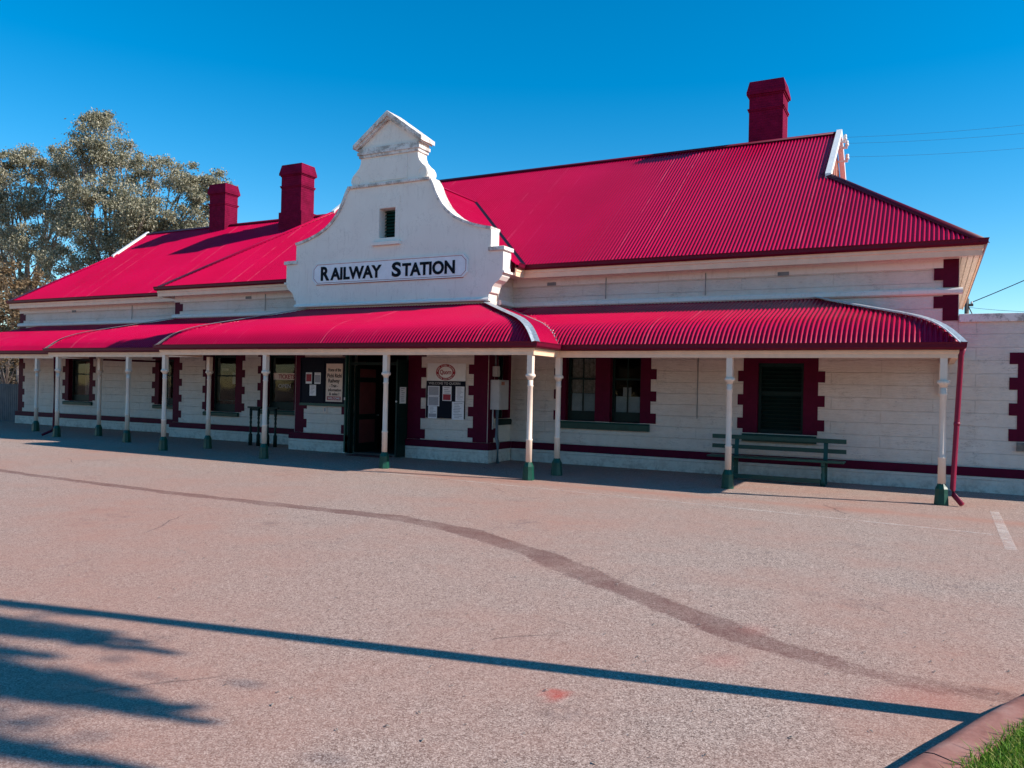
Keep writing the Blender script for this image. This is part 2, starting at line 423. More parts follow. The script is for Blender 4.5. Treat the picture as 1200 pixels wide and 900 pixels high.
# verandah profile
VT = [(-.05, 2.97), (0, 3.0), (.06, 3.075), (.13, 3.15), (.22, 3.25), (.34, 3.355), (.48, 3.45), (.62, 3.525), (.8, 3.605), (1.05, 3.69), (1.3, 3.765), (1.65, 3.87), (2.2, 4.04), (2.95, 4.275), (3.2, 4.35)]
vf = lambda d: interp(VT, d)
VD = [d for d, z in VT if 0 <= d <= 2.95]
INF = 1e9
EA = [(.45, 19.9), (.45, 16.95), (-7.7, 16.95), (-7.7, 15.65), (-19.8, 15.65), (-19.8, 16.95), (-27.1, 16.95), (-27.1, 18.25), (-37.4, 18.25), (-37.4, 21.2)]
def seg(a, b, ca, cb, D):
    """front or side piece; ca/cb: 'v' convex (hip), 'c' concave (valley), 's' straight cut at the ends"""
    a = Vector(a); b = Vector(b); L = (b-a).length; d = (b-a)/L
    nd = Vector((d.y, -d.x))*-1
    # travel in EA order keeps the building on the right-hand side... inward:
    nd = Vector((d.y, -d.x))
    lo = lambda u: max(0, -u if ca == 'c' else 0, (u-L) if cb == 'c' else 0)
    hi = lambda u: min(D, u if ca == 'v' else INF, (L-u) if cb == 'v' else INF)
    m = MB(); corr(m, a, d, nd, vf, -D if ca == 'c' else 0, L+D if cb == 'c' else L, lo, hi, VD)
    return m
kinds = ['s', 'v', 'c', 'v', 'v', 'c', 'v', 'c', 'v', 's']
inner = []
for i in range(len(EA)-1):
    side = EA[i][0] == EA[i+1][0]
    D = 2.95
    if i == 3: D = 2.95
    m = seg(EA[i], EA[i+1], kinds[i], kinds[i+1], D)
    vr = m.build('verandah_roof', 'roof', SB, loc=(EA[i][0], EA[i][1], 3.0), normals=False)
    inner.append(vr)
# gutter, beam
vg = MB()
gp = [(-.02, 2.91), (.07, 2.91), (.105, 2.95), (.11, 3.01), (.125, 3.045), (.105, 3.045), (.09, 2.99), (.06, 2.935), (-.005, 2.935), (-.005, 3.02), (-.02, 3.02)]
vg.sweep(EA[:-1][::-1], [(-o, z) for o, z in gp]) if False else vg.sweep([tuple(p) for p in EA], [(-o, z) for o, z in gp])
vg.build('gutter', 'gutter', inner[2])
bm_ = MB(); bm_.sweep(EA, [(.03, 2.755), (.14, 2.755), (.14, 2.905), (.03, 2.905)])
bm_.sweep(EA, [(.012, 2.855), (.028, 2.835), (.028, 2.902), (.012, 2.902)])
bm_.build('beam', 'cream', inner[2])
# hip and valley flashings
def flash(c, dx, dy, d0, d1, name, w=.14):
    m = MB(); vs = []; fs = []
    ds = [d for d in np.linspace(d0, d1, 26)]
    for d in ds:
        x, y, z = c[0]+dx*d, c[1]+dy*d, vf(d)
        vs += [(x-dx*w*1.0, y, z+.026), (x, y, z+.060), (x, y-dy*w*1.0, z+.026)] if name == 'hip_flashing' else [(x+dx*w, y, z+.028), (x, y, z+.018), (x, y+dy*w, z+.028)]
    for i in range(len(ds)-1):
        for j in (0, 1): fs.append((i*3+j, i*3+j+1, i*3+j+4, i*3+j+3))
    m.add(vs, fs); o = m.build(name, 'galv', inner[2], normals=False)
    sm = o.modifiers.new('thick', 'SOLIDIFY'); sm.thickness = .006
flash((.45, 16.95), -1, 1, 0, 2.93, 'hip_flashing'); flash((-7.7, 15.65), -1, 1, 0, 2.93, 'hip_flashing')
flash((-7.7, 16.95), -1, 1, 0, 2.8, 'valley_flashing'); flash((-19.8, 15.65), 1, 1, 0, 2.93, 'hip_flashing')
flash((-27.1, 16.95), 1, 1, 0, 2.93, 'hip_flashing'); flash((-19.8, 16.95), 1, 1, 0, 2.4, 'valley_flashing')
flash((-27.1, 18.25), 1, 1, 0, 2.7, 'valley_flashing')

# ---- main roofs
MS, ML = .75, .78
ZE = 5.33
zf1 = lambda d: ZE+MS*d
zf2 = lambda d: ZE+ML*d
x0, x1, y0, yr = -24.75, .93, 19.4, 25.35
HF = yr-y0
TR, TL = 3.58, 4.5
rm = MB()
def lo_front(u):
    x = x1-u
    return 0
def hi_front(u):     # u runs from x1 towards -X
    x = x1-u
    if x > x1-TR: return x1-x
    if x < x0+TL: return x-x0
    return HF
# cut away the front sheet under the wing gable
def lo_f(u):
    x = x1-u; e = 4.0-abs(x+13.9)
    return max(0, e) if e > 0 else 0
corr(rm, (x1, y0), (-1, 0), (0, 1), zf1, 0, x1-x0, lo_f, hi_front, None)
front = rm.build('roof', 'roof', SB, loc=(-12, 22, 6), normals=False)
rm = MB(); corr(rm, (x1, y0), (0, 1), (-1, 0), zf1, 0, 2*HF, lambda u: 0, lambda u: min(u, 2*HF-u, TR), None); rm.build('roof', 'roof', SB, loc=(0, 25, 6), normals=False)
rm = MB(); corr(rm, (x0, y0), (0, 1), (1, 0), zf1, 0, 2*HF, lambda u: 0, lambda u: min(u, 2*HF-u, TL), None, per=5); rm.build('roof', 'roof', SB, loc=(-24, 25, 6), normals=False)
rm = MB(); corr(rm, (x1, y0+2*HF), (-1, 0), (0, -1), zf1, 0, x1-x0, lambda u: 0, lambda u: min(HF, max(u, 0) if u < TR else HF, x1-x0-u if x1-u < x0+TL else HF), None, per=4); rm.build('roof', 'roof', SB, loc=(-12, 28, 6), normals=False)
# wing gable roof behind the parapet
rm = MB(); corr(rm, (-9.9, 18.9), (0, 1), (-1, 0), zf1, 0, 4.6, lambda u: max(0, u-.5), lambda u: 4.0, None); rm.build('roof', 'roof', SB, loc=(-12, 20, 6), normals=False)
rm = MB(); corr(rm, (-17.9, 18.9), (0, 1), (1, 0), zf1, 0, 4.6, lambda u: max(0, u-.5), lambda u: 4.0, None); rm.build('roof', 'roof', SB, loc=(-16, 20, 6), normals=False)
# far-left lower roof
lx0, ly0 = -36.02, 20.7; HL = yr-ly0; TF = 3.07
rm = MB(); corr(rm, (-21.5, ly0), (-1, 0), (0, 1), zf2, 0, -21.5-lx0, lambda u: 0, lambda u: (-21.5-u-lx0) if (-21.5-u) < lx0+TF else HL, None, per=7)
leftroof = rm.build('roof', 'roof', SB, loc=(-30, 23, 6), normals=False)
rm = MB(); corr(rm, (lx0, ly0), (0, 1), (1, 0), zf2, 0, 2*HL, lambda u: 0, lambda u: min(u, 2*HL-u, TF), None, per=4); rm.build('roof', 'roof', SB, loc=(-35, 25, 6), normals=False)
rm = MB(); corr(rm, (-21.5, ly0+2*HL), (-1, 0), (0, -1), zf2, 0, -21.5-lx0, lambda u: 0, lambda u: (-21.5-u-lx0) if (-21.5-u) < lx0+TF else HL, None, per=4); rm.build('roof', 'roof', SB, loc=(-30, 28, 6), normals=False)
# ridge and hip caps
def cap(pts, parent, w=.13, h=.045, name='ridge_cap', mat='gutter'):
    m = MB(); P = [Vector(p) for p in pts]
    d = (P[-1]-P[0]).normalized(); s = d.cross(Vector((0, 0, 1))).normalized()
    vs = []; fs = []
    for p in P:
        vs += [p+s*w+Vector((0, 0, -w*.62+.035)), p+s*.04+Vector((0, 0, h-.01)), p+Vector((0, 0, h+.008)), p-s*.04+Vector((0, 0, h-.01)), p-s*w+Vector((0, 0, -w*.62+.035))]
    for i in range(len(P)-1):
        for j in range(4): fs.append((i*5+j, i*5+j+1, i*5+j+6, i*5+j+5))
    m.add(vs, fs, True); o = m.build(name, mat, parent, normals=False)
    mo = o.modifiers.new('thick', 'SOLIDIFY'); mo.thickness = .008
zr = zf1(HF)
cap([(x0+TL-.1, yr, zr), (x1-TR+.14, yr, zr)], front)
cap([(x1, y0, ZE), (x1-TR, y0+TR, zf1(TR))], front, name='hip_cap'); cap([(x0, y0, ZE), (x0+TL, y0+TL, zf1(TL))], front, name='hip_cap', mat='roof')  # right hip cap darker than the left: its shaded side is put into the colour
cap([(lx0+TF-.1, yr, zf2(HL)), (-22, yr, zf2(HL))], leftroof); cap([(lx0, ly0, ZE), (lx0+TF, ly0+TF, zf2(TF))], leftroof, name='hip_cap', mat='roof')
cap([(-13.9, 18.9, zf1(4)), (-13.9, 23.4, zf1(4))], front, .1, .03, mat='roof')
# dark valley trays beside the wing gable
for sx in (1, -1):
    m = MB(); vs = []; fs = []
    for k in range(9):
        e = 4.0*k/8; x = -13.9+sx*(4.0-e); y = 19.4+e; z = zf1(e)
        vs += [(x+sx*.09, y, z+.016), (x, y-.03, z+.030), (x, y-.09, z+.016)]
    for k in range(8):
        for j in (0, 1): fs.append((k*3+j, k*3+j+1, k*3+j+4, k*3+j+3))
    m.add(vs, fs); m.build('valley_tray', 'navy', front, normals=False)
# dutch gablets
def gablet(xg, sx, t, yE, slope, parent, ext=.12):
    zb = ZE+slope*t; yb = yE+t; h = yr-yb; zt = ZE+slope*(yr-yE)
    g = MB(); g.prism((lambda u, z, w: (xg-sx*w, u, z)), [(yb, zb-.05), (2*yr-yb, zb-.05), (yr, zt-.05)], .10, .02)
    for k in range(1, 9):
        u = yb+(2*yr-2*yb)*k/9; hh = zb+slope*(h-abs(u-yr))
        if hh-zb > .2: g.fbox((lambda u, z, w: (xg-sx*w, u, z)), u-.02, u+.02, zb, hh-.12, -.005, .02)
    go = g.build('gablet', 'brick', parent)
    b = MB()
    for s in (-1, 1):
        p0 = (yr+s*(h+.22), zb-.22*slope); p1 = (yr, zt)
        F = lambda u, z, w: (xg+sx*(ext-w), u, z)
        b.prism(F, [(p0[0], p0[1]-.06), (p1[0], p1[1]-.06), (p1[0], p1[1]+.11), (p0[0], p0[1]+.11)], -.05, .10)
    b.build('barge_board', 'white', parent)
    return go
gr = gablet(x1-TR, 1, TR, y0, MS, front); gablet(x0+TL, -1, TL, y0, MS, front); gablet(lx0+TF, -1, TF, ly0, ML, leftroof)
ins = [(x1-TR+.03, 25.0, 9.42), (x1-TR+.03, 25.55, 9.40), (x1-TR+.03, 25.75, 9.05)]
for p in ins:
    m = MB(); m.box(p[0], p[0]+.28, p[1]-.03, p[1]+.03, p[2]-.03, p[2]+.03)
    m.lathe([(.025, 0), (.055, .02), (.055, .07), (.035, .09), (.05, .11), (.04, .17), (.01, .18)], (p[0]+.26, p[1], p[2]+.03), 10); m.build('insulator', 'insul', front)
# eaves: gutter, fascia, soffit
EV = [[(x1, y0+2*HF), (x1, y0), (-9.9, y0), (-9.9, 18.97)], [(-17.9, 18.97), (-17.9, y0), (x0, y0), (x0, ly0-.13)], [(x0-.02, ly0), (lx0, ly0), (lx0, ly0+2*HL)]]
for i, ev in enumerate(EV):
    par = leftroof if i == 2 else front
    g = MB(); g.sweep(ev, [(-o+.04, z+2.335) for o, z in gp]); g.build('gutter', 'gutter', par)
    f = MB(); f.sweep(ev, [(.035, 5.03), (.065, 5.03), (.065, 5.25), (.035, 5.25)]); f.sweep(ev, [(.018, 5.17), (.033, 5.155), (.033, 5.245), (.018, 5.245)]); f.build('fascia', 'cream', par)
    f = MB()
    for k in range(4):
        a = .075+k*.115; f.sweep(ev, [(a, 5.06+.004*k), (a+.095, 5.06+.004*k), (a+.095, 5.09), (a, 5.09)])
    f.sweep(ev, [(.07, 5.10), (.55, 5.10), (.55, 5.12), (.07, 5.12)]); f.build('soffit', 'soffit', par)

# ---- walls
def rect(a, b, c, d): return [(a, c), (b, c), (b, d), (a, d)]
def wall(F, u0, u1, z1, holes=(), t=.42, z0=-.1, mat='wall'):
    m = MB(); m.prism(F, rect(u0, u1, z0, z1), 0, t, [rect(*h) for h in holes]); return m.build('wall', mat, SB, loc=F((u0+u1)/2, 0, 0))
ZT = 5.09
W_R = [(-8.82, -7.95, 1.17, 2.95), (-7.54, -6.69, 1.17, 2.95), (-3.74, -2.68, 1.06, 2.76)]
W_M = [(-22.44, -21.22, .98, 2.95), (-19.80, -18.55, 1.12, 2.95)]
W_L = [(-32.4, -31.0, 1.08, 2.85), (-26.75, -25.45, 1.08, 2.85)]
DOOR = (-15.25, -13.10, -.1, 3.0)
wallR = wall(FY(YR), XCR-.4, XE, ZT, W_R)
wallM = wall(FY(YR), XFL, XCL+.4, ZT, W_M)
wallL = wall(FY(YL), XLL, XFL+.4, ZT, W_L)
mC = MB()
mC.prism(FY(YC), rect(XCL, XCR, -.1, 4.36), 0, .42, [rect(DOOR[0], DOOR[1], -.05, 3.0)])
wallC = mC.build('wall', 'wall', SB, loc=(-13.9, YC, 0))
SIDEW = (19.12, 19.72, 1.17, 2.9)
sideR = wall(FX(XCR), YC+.42, YR, ZT, [SIDEW], .4); sideL = wall(FXm(XCL), YC+.42, YR, ZT, (), .4)
wall(FX(XE), YR+.42, 31.0, ZT, (), .4); wall(FXm(XFL), YR+.42, YL, ZT, (), .4); wall(FXm(XLL), YL+.42, 29.5, ZT, (), .4)
m = MB(); m.box(XLL+.42, XE-.42, 29.2, 29.5, -.1, ZT); m.build('wall', 'wall', SB)
# inside: dark rooms
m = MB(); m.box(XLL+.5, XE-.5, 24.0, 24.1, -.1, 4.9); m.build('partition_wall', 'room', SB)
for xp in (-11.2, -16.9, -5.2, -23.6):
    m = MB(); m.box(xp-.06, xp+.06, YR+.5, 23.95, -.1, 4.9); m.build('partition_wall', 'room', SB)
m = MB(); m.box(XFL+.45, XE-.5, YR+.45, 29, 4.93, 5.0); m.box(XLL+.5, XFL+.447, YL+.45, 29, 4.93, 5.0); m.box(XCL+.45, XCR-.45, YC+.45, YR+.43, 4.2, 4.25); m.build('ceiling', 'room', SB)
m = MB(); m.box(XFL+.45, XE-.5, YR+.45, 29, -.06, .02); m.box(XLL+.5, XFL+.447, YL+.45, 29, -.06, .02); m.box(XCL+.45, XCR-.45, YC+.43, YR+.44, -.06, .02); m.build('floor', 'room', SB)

# plinths, stripes, string courses
def band(F, u0, u1, z0, z1, proud, mat, par, name, depth=.03):
    m = MB(); m.fbox(F, u0, u1, z0, z1, -proud, depth); return m.build(name, mat, par, bevel=.008)
for F, u0, u1, par, dr in ((FY(YR), XCR+.085, 9.0, wallR, None), (FY(YR), XFL-.08, XCL-.085, wallM, None), (FY(YL), XLL-.08, XFL-.085, wallL, None)):
    band(F, u0, u1, -.1, .338, .075, 'wall', par, 'plinth'); band(F, u0, u1, .342, .53, .085, 'maroon', par, 'painted_band')
for a, b in ((XCL-.15, DOOR[0]), (DOOR[1], XCR+.08)):
    band(FY(YC), a, b, -.1, .338, .085, 'wall', wallC, 'plinth'); band(FY(YC), a, b, .342, .53, .095, 'maroon', wallC, 'painted_band')
band(FX(XCR), YC+.033, YR-.09, -.1, .338, .077, 'wall', sideR, 'plinth'); band(FX(XCR), YC+.033, YR-.09, .342, .53, .087, 'maroon', sideR, 'painted_band')
band(FXm(XFL), YR+.033, YL-.09, -.1, .338, .077, 'wall', wallM, 'plinth'); band(FXm(XFL), YR+.033, YL-.09, .342, .53, .087, 'maroon', wallM, 'painted_band')
for F, u0, u1, par in ((FY(YR), XCR+.01, XE+.07, wallR), (FY(YR), XFL-.07, XCL-.01, wallM), (FY(YL), XLL-.07, XFL-.01, wallL), (FX(XCR), YC+.46, YR-.08, sideR)):
    m = MB(); m.prism((lambda a, b, w, F=F: F(w, b, a)), [(.03, 4.27), (-.05, 4.27), (-.085, 4.30), (-.085, 4.37), (-.05, 4.41), (.03, 4.43)], u0, u1); m.build('string_course', 'render', par)
# eave moulding at the wall head
for F, u0, u1, par in ((FY(YR), XCR+.01, XE, wallR), (FY(YR), XFL, XCL-.01, wallM), (FY(YL), XLL, XFL, wallL)):
    m = MB(); m.fbox(F, u0, u1, 4.86, 5.085, -.03, .02); m.build('wall_head', 'render', par)

# ---- quoins
def teeth(uedge, s, z0, z1, w, w2, th=.262, per=.572, off=.01):
    """corner quoins: one straight edge at uedge, toothed edge on side s"""
    pts = [(uedge, z0), (uedge, z1)]
    z = z0+off; right = []
    right.append((uedge+s*w, z0))
    while z < z1-.05:
        zz = min(z+th, z1)
        right += [(uedge+s*w, z), (uedge+s*w2, z), (uedge+s*w2, zz), (uedge+s*w, zz)]
        z += per
    right.append((uedge+s*w, z1))
    out = []
    for p in [pts[0]]+right+[pts[1]]:
        if not out or abs(p[0]-out[-1][0])+abs(p[1]-out[-1][1]) > 1e-5: out.append(p)
    return out
def quoin(F, uedge, s, z0, z1, w, w2, par, off=.1, proud=.011, name='quoin', mat='maroon', **k):
    m = MB(); m.prism(F, teeth(uedge, s, z0, z1, w, w2, off=off, **k), -proud, .05); return m.build(name, mat, par)
quoin(FY(YC), XCL+.02, 1, .535, 4.2, .34, .46, wallC, .15); quoin(FY(YC), XCR-.012, -1, .535, 4.2, .44, .60, wallC, .12)
quoin(FX(XCR), YC+.012, 1, .535, 4.2, .30, .42, sideR, .12)
quoin(FY(YC), DOOR[1]+.004, 1, .535, 3.3, .44, .60, wallC, .02)
quoin(FY(YC), DOOR[0]-.004, -1, .535, 3.3, .1, .22, wallC, .02)
quoin(FY(YR), XFL+.012, 1, .535, 4.265, .30, .44, wallM, .16); quoin(FY(YR), XFL+.012, 1, 4.435, 4.855, .24, .40, wallM, .1)
quoin(FY(YR), XE-.012, -1, 4.435, 5.05, .30, .48, wallR, .16, proud=.034); quoin(FY(YR), XE-.012, -1, 3.70, 4.265, .30, .48, wallR, .28)
quoin(FY(YL), XLL+.012, 1, .535, 4.265, .30, .44, wallL, .16); quoin(FY(YL), XLL+.012, 1, 4.435, 4.855, .24, .40, wallL, .1)

# ---- windows
def surround(F, hole, wl, wr, z0, z1, tl, tr, par, off=.02, extra_holes=()):
    a, b, c, d = hole; e = .004
    L = teeth(a-wl, -1, z0, z1, 0, tl, off=off); Rr = teeth(b+wr, 1, z0, z1, 0, tr, off=off)
    Lp = L; Rp = Rr
    outer = Lp+Rp[::-1]
    m = MB(); m.prism(F, outer, -.013, .17, [rect(a+e, b-e, max(c, z0)+e, d-e)]+[rect(x[0]+e, x[1]-e, max(x[2], z0)+e, x[3]-e) for x in extra_holes])
    return m.build('surround', 'maroon', par)
def window(F, hole, kind, center):
    """sash: green frame, meeting rail, glazing bar, panes; returns window part"""
    a, b, c, d = hole; m = MB(); w0, w1 = .175, .235; e = .006
    t = .075
    m.fbox(F, a+e, a+t, c+e, d-e, w0, w1); m.fbox(F, b-t, b-e, c+e, d-e, w0, w1)
    m.fbox(F, a+t+.002, b-t-.002, c+e, c+.27, w0, w1); m.fbox(F, a+t+.002, b-t-.002, d-.09, d-e, w0, w1)
    zm = c+.27+(d-c-.27)*.58; u = (a+b)/2
    m.fbox(F, a+t+.002, b-t-.002, zm-.025, zm+.025, w0+.004, w1+.03)
    if kind != 'single': m.fbox(F, u-.015, u+.015, c+.272, zm-.027, w0+.012, w1-.01); m.fbox(F, u-.015, u+.015, zm+.027, d-.092, w0+.016, w1-.006)
    o = m.build('window', 'greendark', SB, loc=center)
    p = MB(); p.fbox(F, a+t+.002, b-t-.002, c+.272, zm-.027, w0+.028, w0+.034); p.build('pane', 'glass', o)
    p = MB(); p.fbox(F, a+t+.002, b-t-.002, zm+.027, d-.092, w0+.032, w0+.038); p.build('pane', 'glass', o)
    return o
def sill(F, u0, u1, z0, z1, par, mat='green', proud=.09):
    m = MB(); m.prism((lambda a, b, w: F(w, b, a)), [(.2, z0), (-proud, z0), (-proud-.01, z1-.05), (-proud+.01, z1-.015), (.2, z1)], u0, u1); return m.build('sill', mat, par)
def thing_in(par, name, mat, F, u0, u1, z0, z1, w0, w1):
    m = MB(); m.fbox(F, u0, u1, z0, z1, w0, w1); return m.build(name, mat, par)
F = FY(YR)
w1 = window(F, W_R[0], 'x', (-8.4, YR, 1.2)); w2 = window(F, W_R[1], 'x', (-7.1, YR, 1.2))
surround(F, W_R[0], .19, 1.53, 1.178, 3.2, .15, .15, w1, .0, [W_R[1]])
sill(F, -9.0, -6.43, .965, 1.172, w1)
thing_in(w1, 'blind', 'blind', F, -8.74, -8.03, 1.44, 1.92, .27, .28); thing_in(w2, 'blind', 'blind', F, -7.46, -6.77, 1.44, 1.86, .27, .28)
m = MB()
for k in range(14):
    u = -8.74+.71*k/13; m.fbox(F, u-.027, u+.027, 1.93, 2.93, .33+.02*(k % 2), .345+.02*(k % 2))
m.build('curtain', 'curtain', w1)
thing_in(w2, 'card', 'paperdim', F, -7.28, -7.05, 1.865, 2.1, .30, .31)
# louvred window over the bench
a, b, c, d = W_R[2]
m = MB(); m.fbox(F, a+.006, a+.07, c+.006, d-.006, .11, .2); m.fbox(F, b-.07, b-.006, c+.006, d-.006, .11, .2); m.fbox(F, a+.072, b-.072, d-.09, d-.006, .11, .2); m.fbox(F, a+.072, b-.072, c+.006, c+.09, .11, .2)
m.fbox(F, a+.072, b-.072, 2.02, 2.07, .112, .19)
lv = m.build('window', 'greendark', SB, loc=(-3.2, YR, 1.2))
for k in range(17):
    z = c+.115+k*.094
    if abs(z-2.045) < .07: continue
    m = MB(); m.prism((lambda p, q, w: F(w, q, p)), [(.125, z-.032), (.137, z-.036), (.19, z+.032), (.178, z+.036)], a+.074, b-.074); m.build('louvre', 'greendark', lv)
thing_in(lv, 'backing_board', 'greendark', F, a+.01, b-.01, c+.01, d-.01, .21, .22)
surround(F, W_R[2], .34, .32, 1.06, 3.2, .13, .15, lv, .1)
sill(F, -4.08, -2.37, .86, 1.052, lv)
# flank windows
for h, lab in ((W_M[0], 0), (W_M[1], 1)):
    w = window(F, h, 'single', ((h[0]+h[1])/2, YR, 1.2))
    surround(F, h, .26, .30 if lab == 0 else .2, h[2]+.008, 3.2, .13, .13, w, .05)
    sill(F, h[0]-.26, h[1]+.2, h[2]-.15, h[2]+.004, w)
    if lab == 0:
        thing_in(w, 'card', 'paperdim', F, -21.66, -21.34, 1.95, 2.35, .262, .27); thing_in(w, 'blind', 'curtain', F, -22.2, -21.9, 2.42, 2.5, .28, .29)
        m = MB(); m.fbox(F, -22.38, -21.4, 1.36, 1.375, .3, .315)
        for u in (-22.1, -21.7): m.fbox(F, u-.008, u+.008, 1.24, 1.36, .3, .315)
        m.build('rail', 'green', w)
F = FY(YL)
for i, h in enumerate(W_L):
    w = window(F, h, 'single', ((h[0]+h[1])/2, YL, 1.2))
    surround(F, h, .23, .2, h[2]+.008, 3.1, .17, .17, w, .05); sill(F, h[0]-.25, h[1]+.22, h[2]-.15, h[2]+.004, w)
    thing_in(w, 'curtain', 'doorred', F, h[0]+.65, h[1]-.08, h[2]+.28, 2.75, .30, .31)
    if i == 1: thing_in(w, 'card', 'blind', F, h[0]+.75, h[0]+.95, 1.5, 2.4, .262, .27)
F = FX(XCR); w = window(F, SIDEW, 'single', (XCR, 19.4, 1.2)); sill(F, 19.04, 19.8, 1.0, 1.174, w, 'greendark')
m = MB(); m.prism(F, rect(18.95, 19.87, 1.18, 3.2), -.008, .17, [rect(19.124, 19.716, 1.185, 2.896)]); m.build('surround', 'maroon', w)

# ---- doorway
F = FY(YC); a, b = DOOR[0], DOOR[1]
m = MB(); m.fbox(F, a+.004, a+.085, -.05, 2.99, .02, .17); m.fbox(F, b-.085, b-.004, -.05, 2.99, .02, .17); m.fbox(F, a+.087, b-.087, 2.6, 2.68, .02, .17); m.fbox(F, a+.087, b-.087, 2.9, 2.99, .02, .17)
df = m.build('door_frame', 'greendark', SB, loc=(-14.2, YC, 0))
p = MB(); p.fbox(F, a+.09, b-.09, 2.683, 2.897, .08, .086); p.build('fanlight', 'glass', df)
# inner leaf folded back into the hall on the left
XD = a+.10
m = MB(); m.box(XD, XD+.045, YC+.20, YC+1.28, .03, 2.58); dl = m.build('door', 'greendark', SB, loc=(XD, YC+.2, 0))
for z0, z1 in ((.28, .98), (1.14, 2.10), (2.24, 2.50)):
    for u0, u1 in ((.16, .92),):
        m = MB(); m.box(XD+.047, XD+.058, YC+.2+u0, YC+.2+u1, z0, z1); m.build('door_panel', 'doorred', dl, bevel=.006)
m = MB(); m.tube([(XD+.05, YC+1.2, 1.1), (XD+.11, YC+1.2, 1.1)], .012); m.lathe([(.01, 0), (.03, .01), (.03, .03), (.01, .04)], (XD+.11, YC+1.2, 1.08), 10); m.build('handle', 'steel', dl)
# outer leaf swung out on the right
XO = b-.01
m = MB(); m.box(XO-.05, XO, YC-.50, YC+.01, .03, 2.74); do = m.build('door', 'greendark', SB, loc=(XO, YC, 0))
for z0, z1 in ((.2, .95), (1.1, 2.6)):
    m = MB(); m.box(XO+.002, XO+.012, YC-.42, YC-.07, z0, z1); m.build('door_panel', 'greendark', do, bevel=.005)
m = MB(); m.lathe([(.012, 0), (.03, .015), (.03, .035), (.012, .05)], (XO-.025, YC-.505, 1.55), 10); m.build('handle', 'insul', do)
m = MB(); m.box(a-.045, a+.0, YC-.10, YC+.015, .03, 2.9); d3 = m.build('door_post', 'green', SB)
m = MB(); m.box(a-.04, a-.005, YC-.13, YC-.102, 1.56, 1.64); m.build('latch', 'insul', d3)

# ---- parapet gable
XM = -13.88; PY0, PY1 = 18.50, 18.94
half = [(0, 8.95), (1.02, 8.86), (1.00, 8.60), (1.01, 8.48), (1.06, 8.36), (1.16, 8.25), (1.27, 8.16), (1.335, 8.06), (1.35, 7.97), (1.32, 7.89), (1.26, 7.83), (1.41, 7.83), (1.41, 7.74), (1.49, 7.62), (1.56, 7.45), (1.68, 7.22), (1.83, 7.0), (2.0, 6.82), (2.25, 6.63), (2.55, 6.48), (2.9, 6.36), (3.2, 6.28), (3.42, 6.24), (3.42, 5.78), (3.80, 5.78), (3.80, 5.10), (3.77, 4.98), (3.69, 4.88), (3.57, 4.80), (3.50, 4.72), (3.46, 4.56), (3.39, 4.55), (3.38, 4.34)]
outer = [(XM+x, z) for x, z in half[1:]]+[(XM-x, z) for x, z in half[1:][::-1]]
outer.insert(0, (XM, 8.95))
VW = (XM-.285, XM+.275, 6.25, 7.10)
m = MB(); m.prism(FY(PY0), outer, 0, PY1-PY0, [rect(*VW)])
pg = m.build('parapet_gable', 'render', SB, loc=(XM, PY0, 4.35))
# coping along the curved shoulders
for s in (1, -1):
    cv = [(1.41, 7.76)]+half[13:23]
    m = MB(); n = len(cv); outp = []
    for i, (x, z) in enumerate(cv):
        p0 = cv[max(i-1, 0)]; p1 = cv[min(i+1, n-1)]; dx, dz = p1[0]-p0[0], p1[1]-p0[1]; L = math.hypot(dx, dz)
        outp.append((x-dz/L*.075, z+dx/L*.075))
    poly = [(XM+s*x, z) for x, z in cv]+[(XM+s*x, z) for x, z in outp[::-1]]
    m.prism(FY(PY0), poly, -.045, PY1-PY0+.04); m.build('coping', 'coping', pg)
    m = MB(); m.fbox(FY(PY0), *sorted((XM+s*3.36, XM+s*3.86)), 5.66, 5.765, -.06, PY1-PY0+.05); m.build('coping', 'coping', pg, bevel=.012)
    m = MB(); m.fbox(FY(PY0), *sorted((XM+s*3.805, XM+s*3.86)), 5.06, 5.12, -.03, PY1-PY0+.02); m.build('corbel', 'render', pg)
    # scroll at the volute
    m = MB(); ring = [(XM+s*1.17+.155*math.cos(t), 8.0+.155*math.sin(t)) for t in np.linspace(0, 2*math.pi, 24, endpoint=False)]
    ring2 = [(XM+s*1.17+.125*math.cos(t), 8.0+.125*math.sin(t)) for t in np.linspace(0, 2*math.pi, 24, endpoint=False)]
    m.prism(FY(PY0), ring, -.014, .02, [ring2]); m.build('scroll', 'render', pg)
    # raking cornice
    for zo, th, yo, xx in ((0, .115, -.15, 1.20), (-.12, .075, -.09, 1.14)):
        F = FY(PY0); k = (9.86-9.02)/1.17
        m = MB(); m.prism(F, [(XM, 9.86+zo), (XM+s*xx, 9.86+zo-k*xx), (XM+s*xx, 9.86+zo-th-k*xx), (XM, 9.86+zo-th-.03)], yo, PY1-PY0-yo*.7); m.build('cornice', 'coping', pg)
m = MB(); m.prism(FY(PY0), [(XM-1.04, 8.9), (XM+1.04, 8.9), (XM, 9.645)], .01, PY1-PY0-.01); m.build('tympanum', 'render', pg)
for z0, z1, yo, xx in ((8.62, 8.70, -.045, 1.045), (8.703, 8.79, -.075, 1.09), (8.793, 8.885, -.05, 1.06)):
    m = MB(); m.fbox(FY(PY0), XM-xx, XM+xx, z0, z1, yo, PY1-PY0-yo*.7); m.build('cornice', 'coping', pg)
m = MB(); m.fbox(FY(PY0), XM-1.45, XM+1.45, 7.765, 7.845, -.065, PY1-PY0+.05); m.build('ledge', 'coping', pg, bevel=.012)
m = MB(); m.fbox(FY(PY0), XM-.66, XM+.66, 7.90, 8.56, -.018, .02); m.build('panel', 'render', pg, bevel=.008)
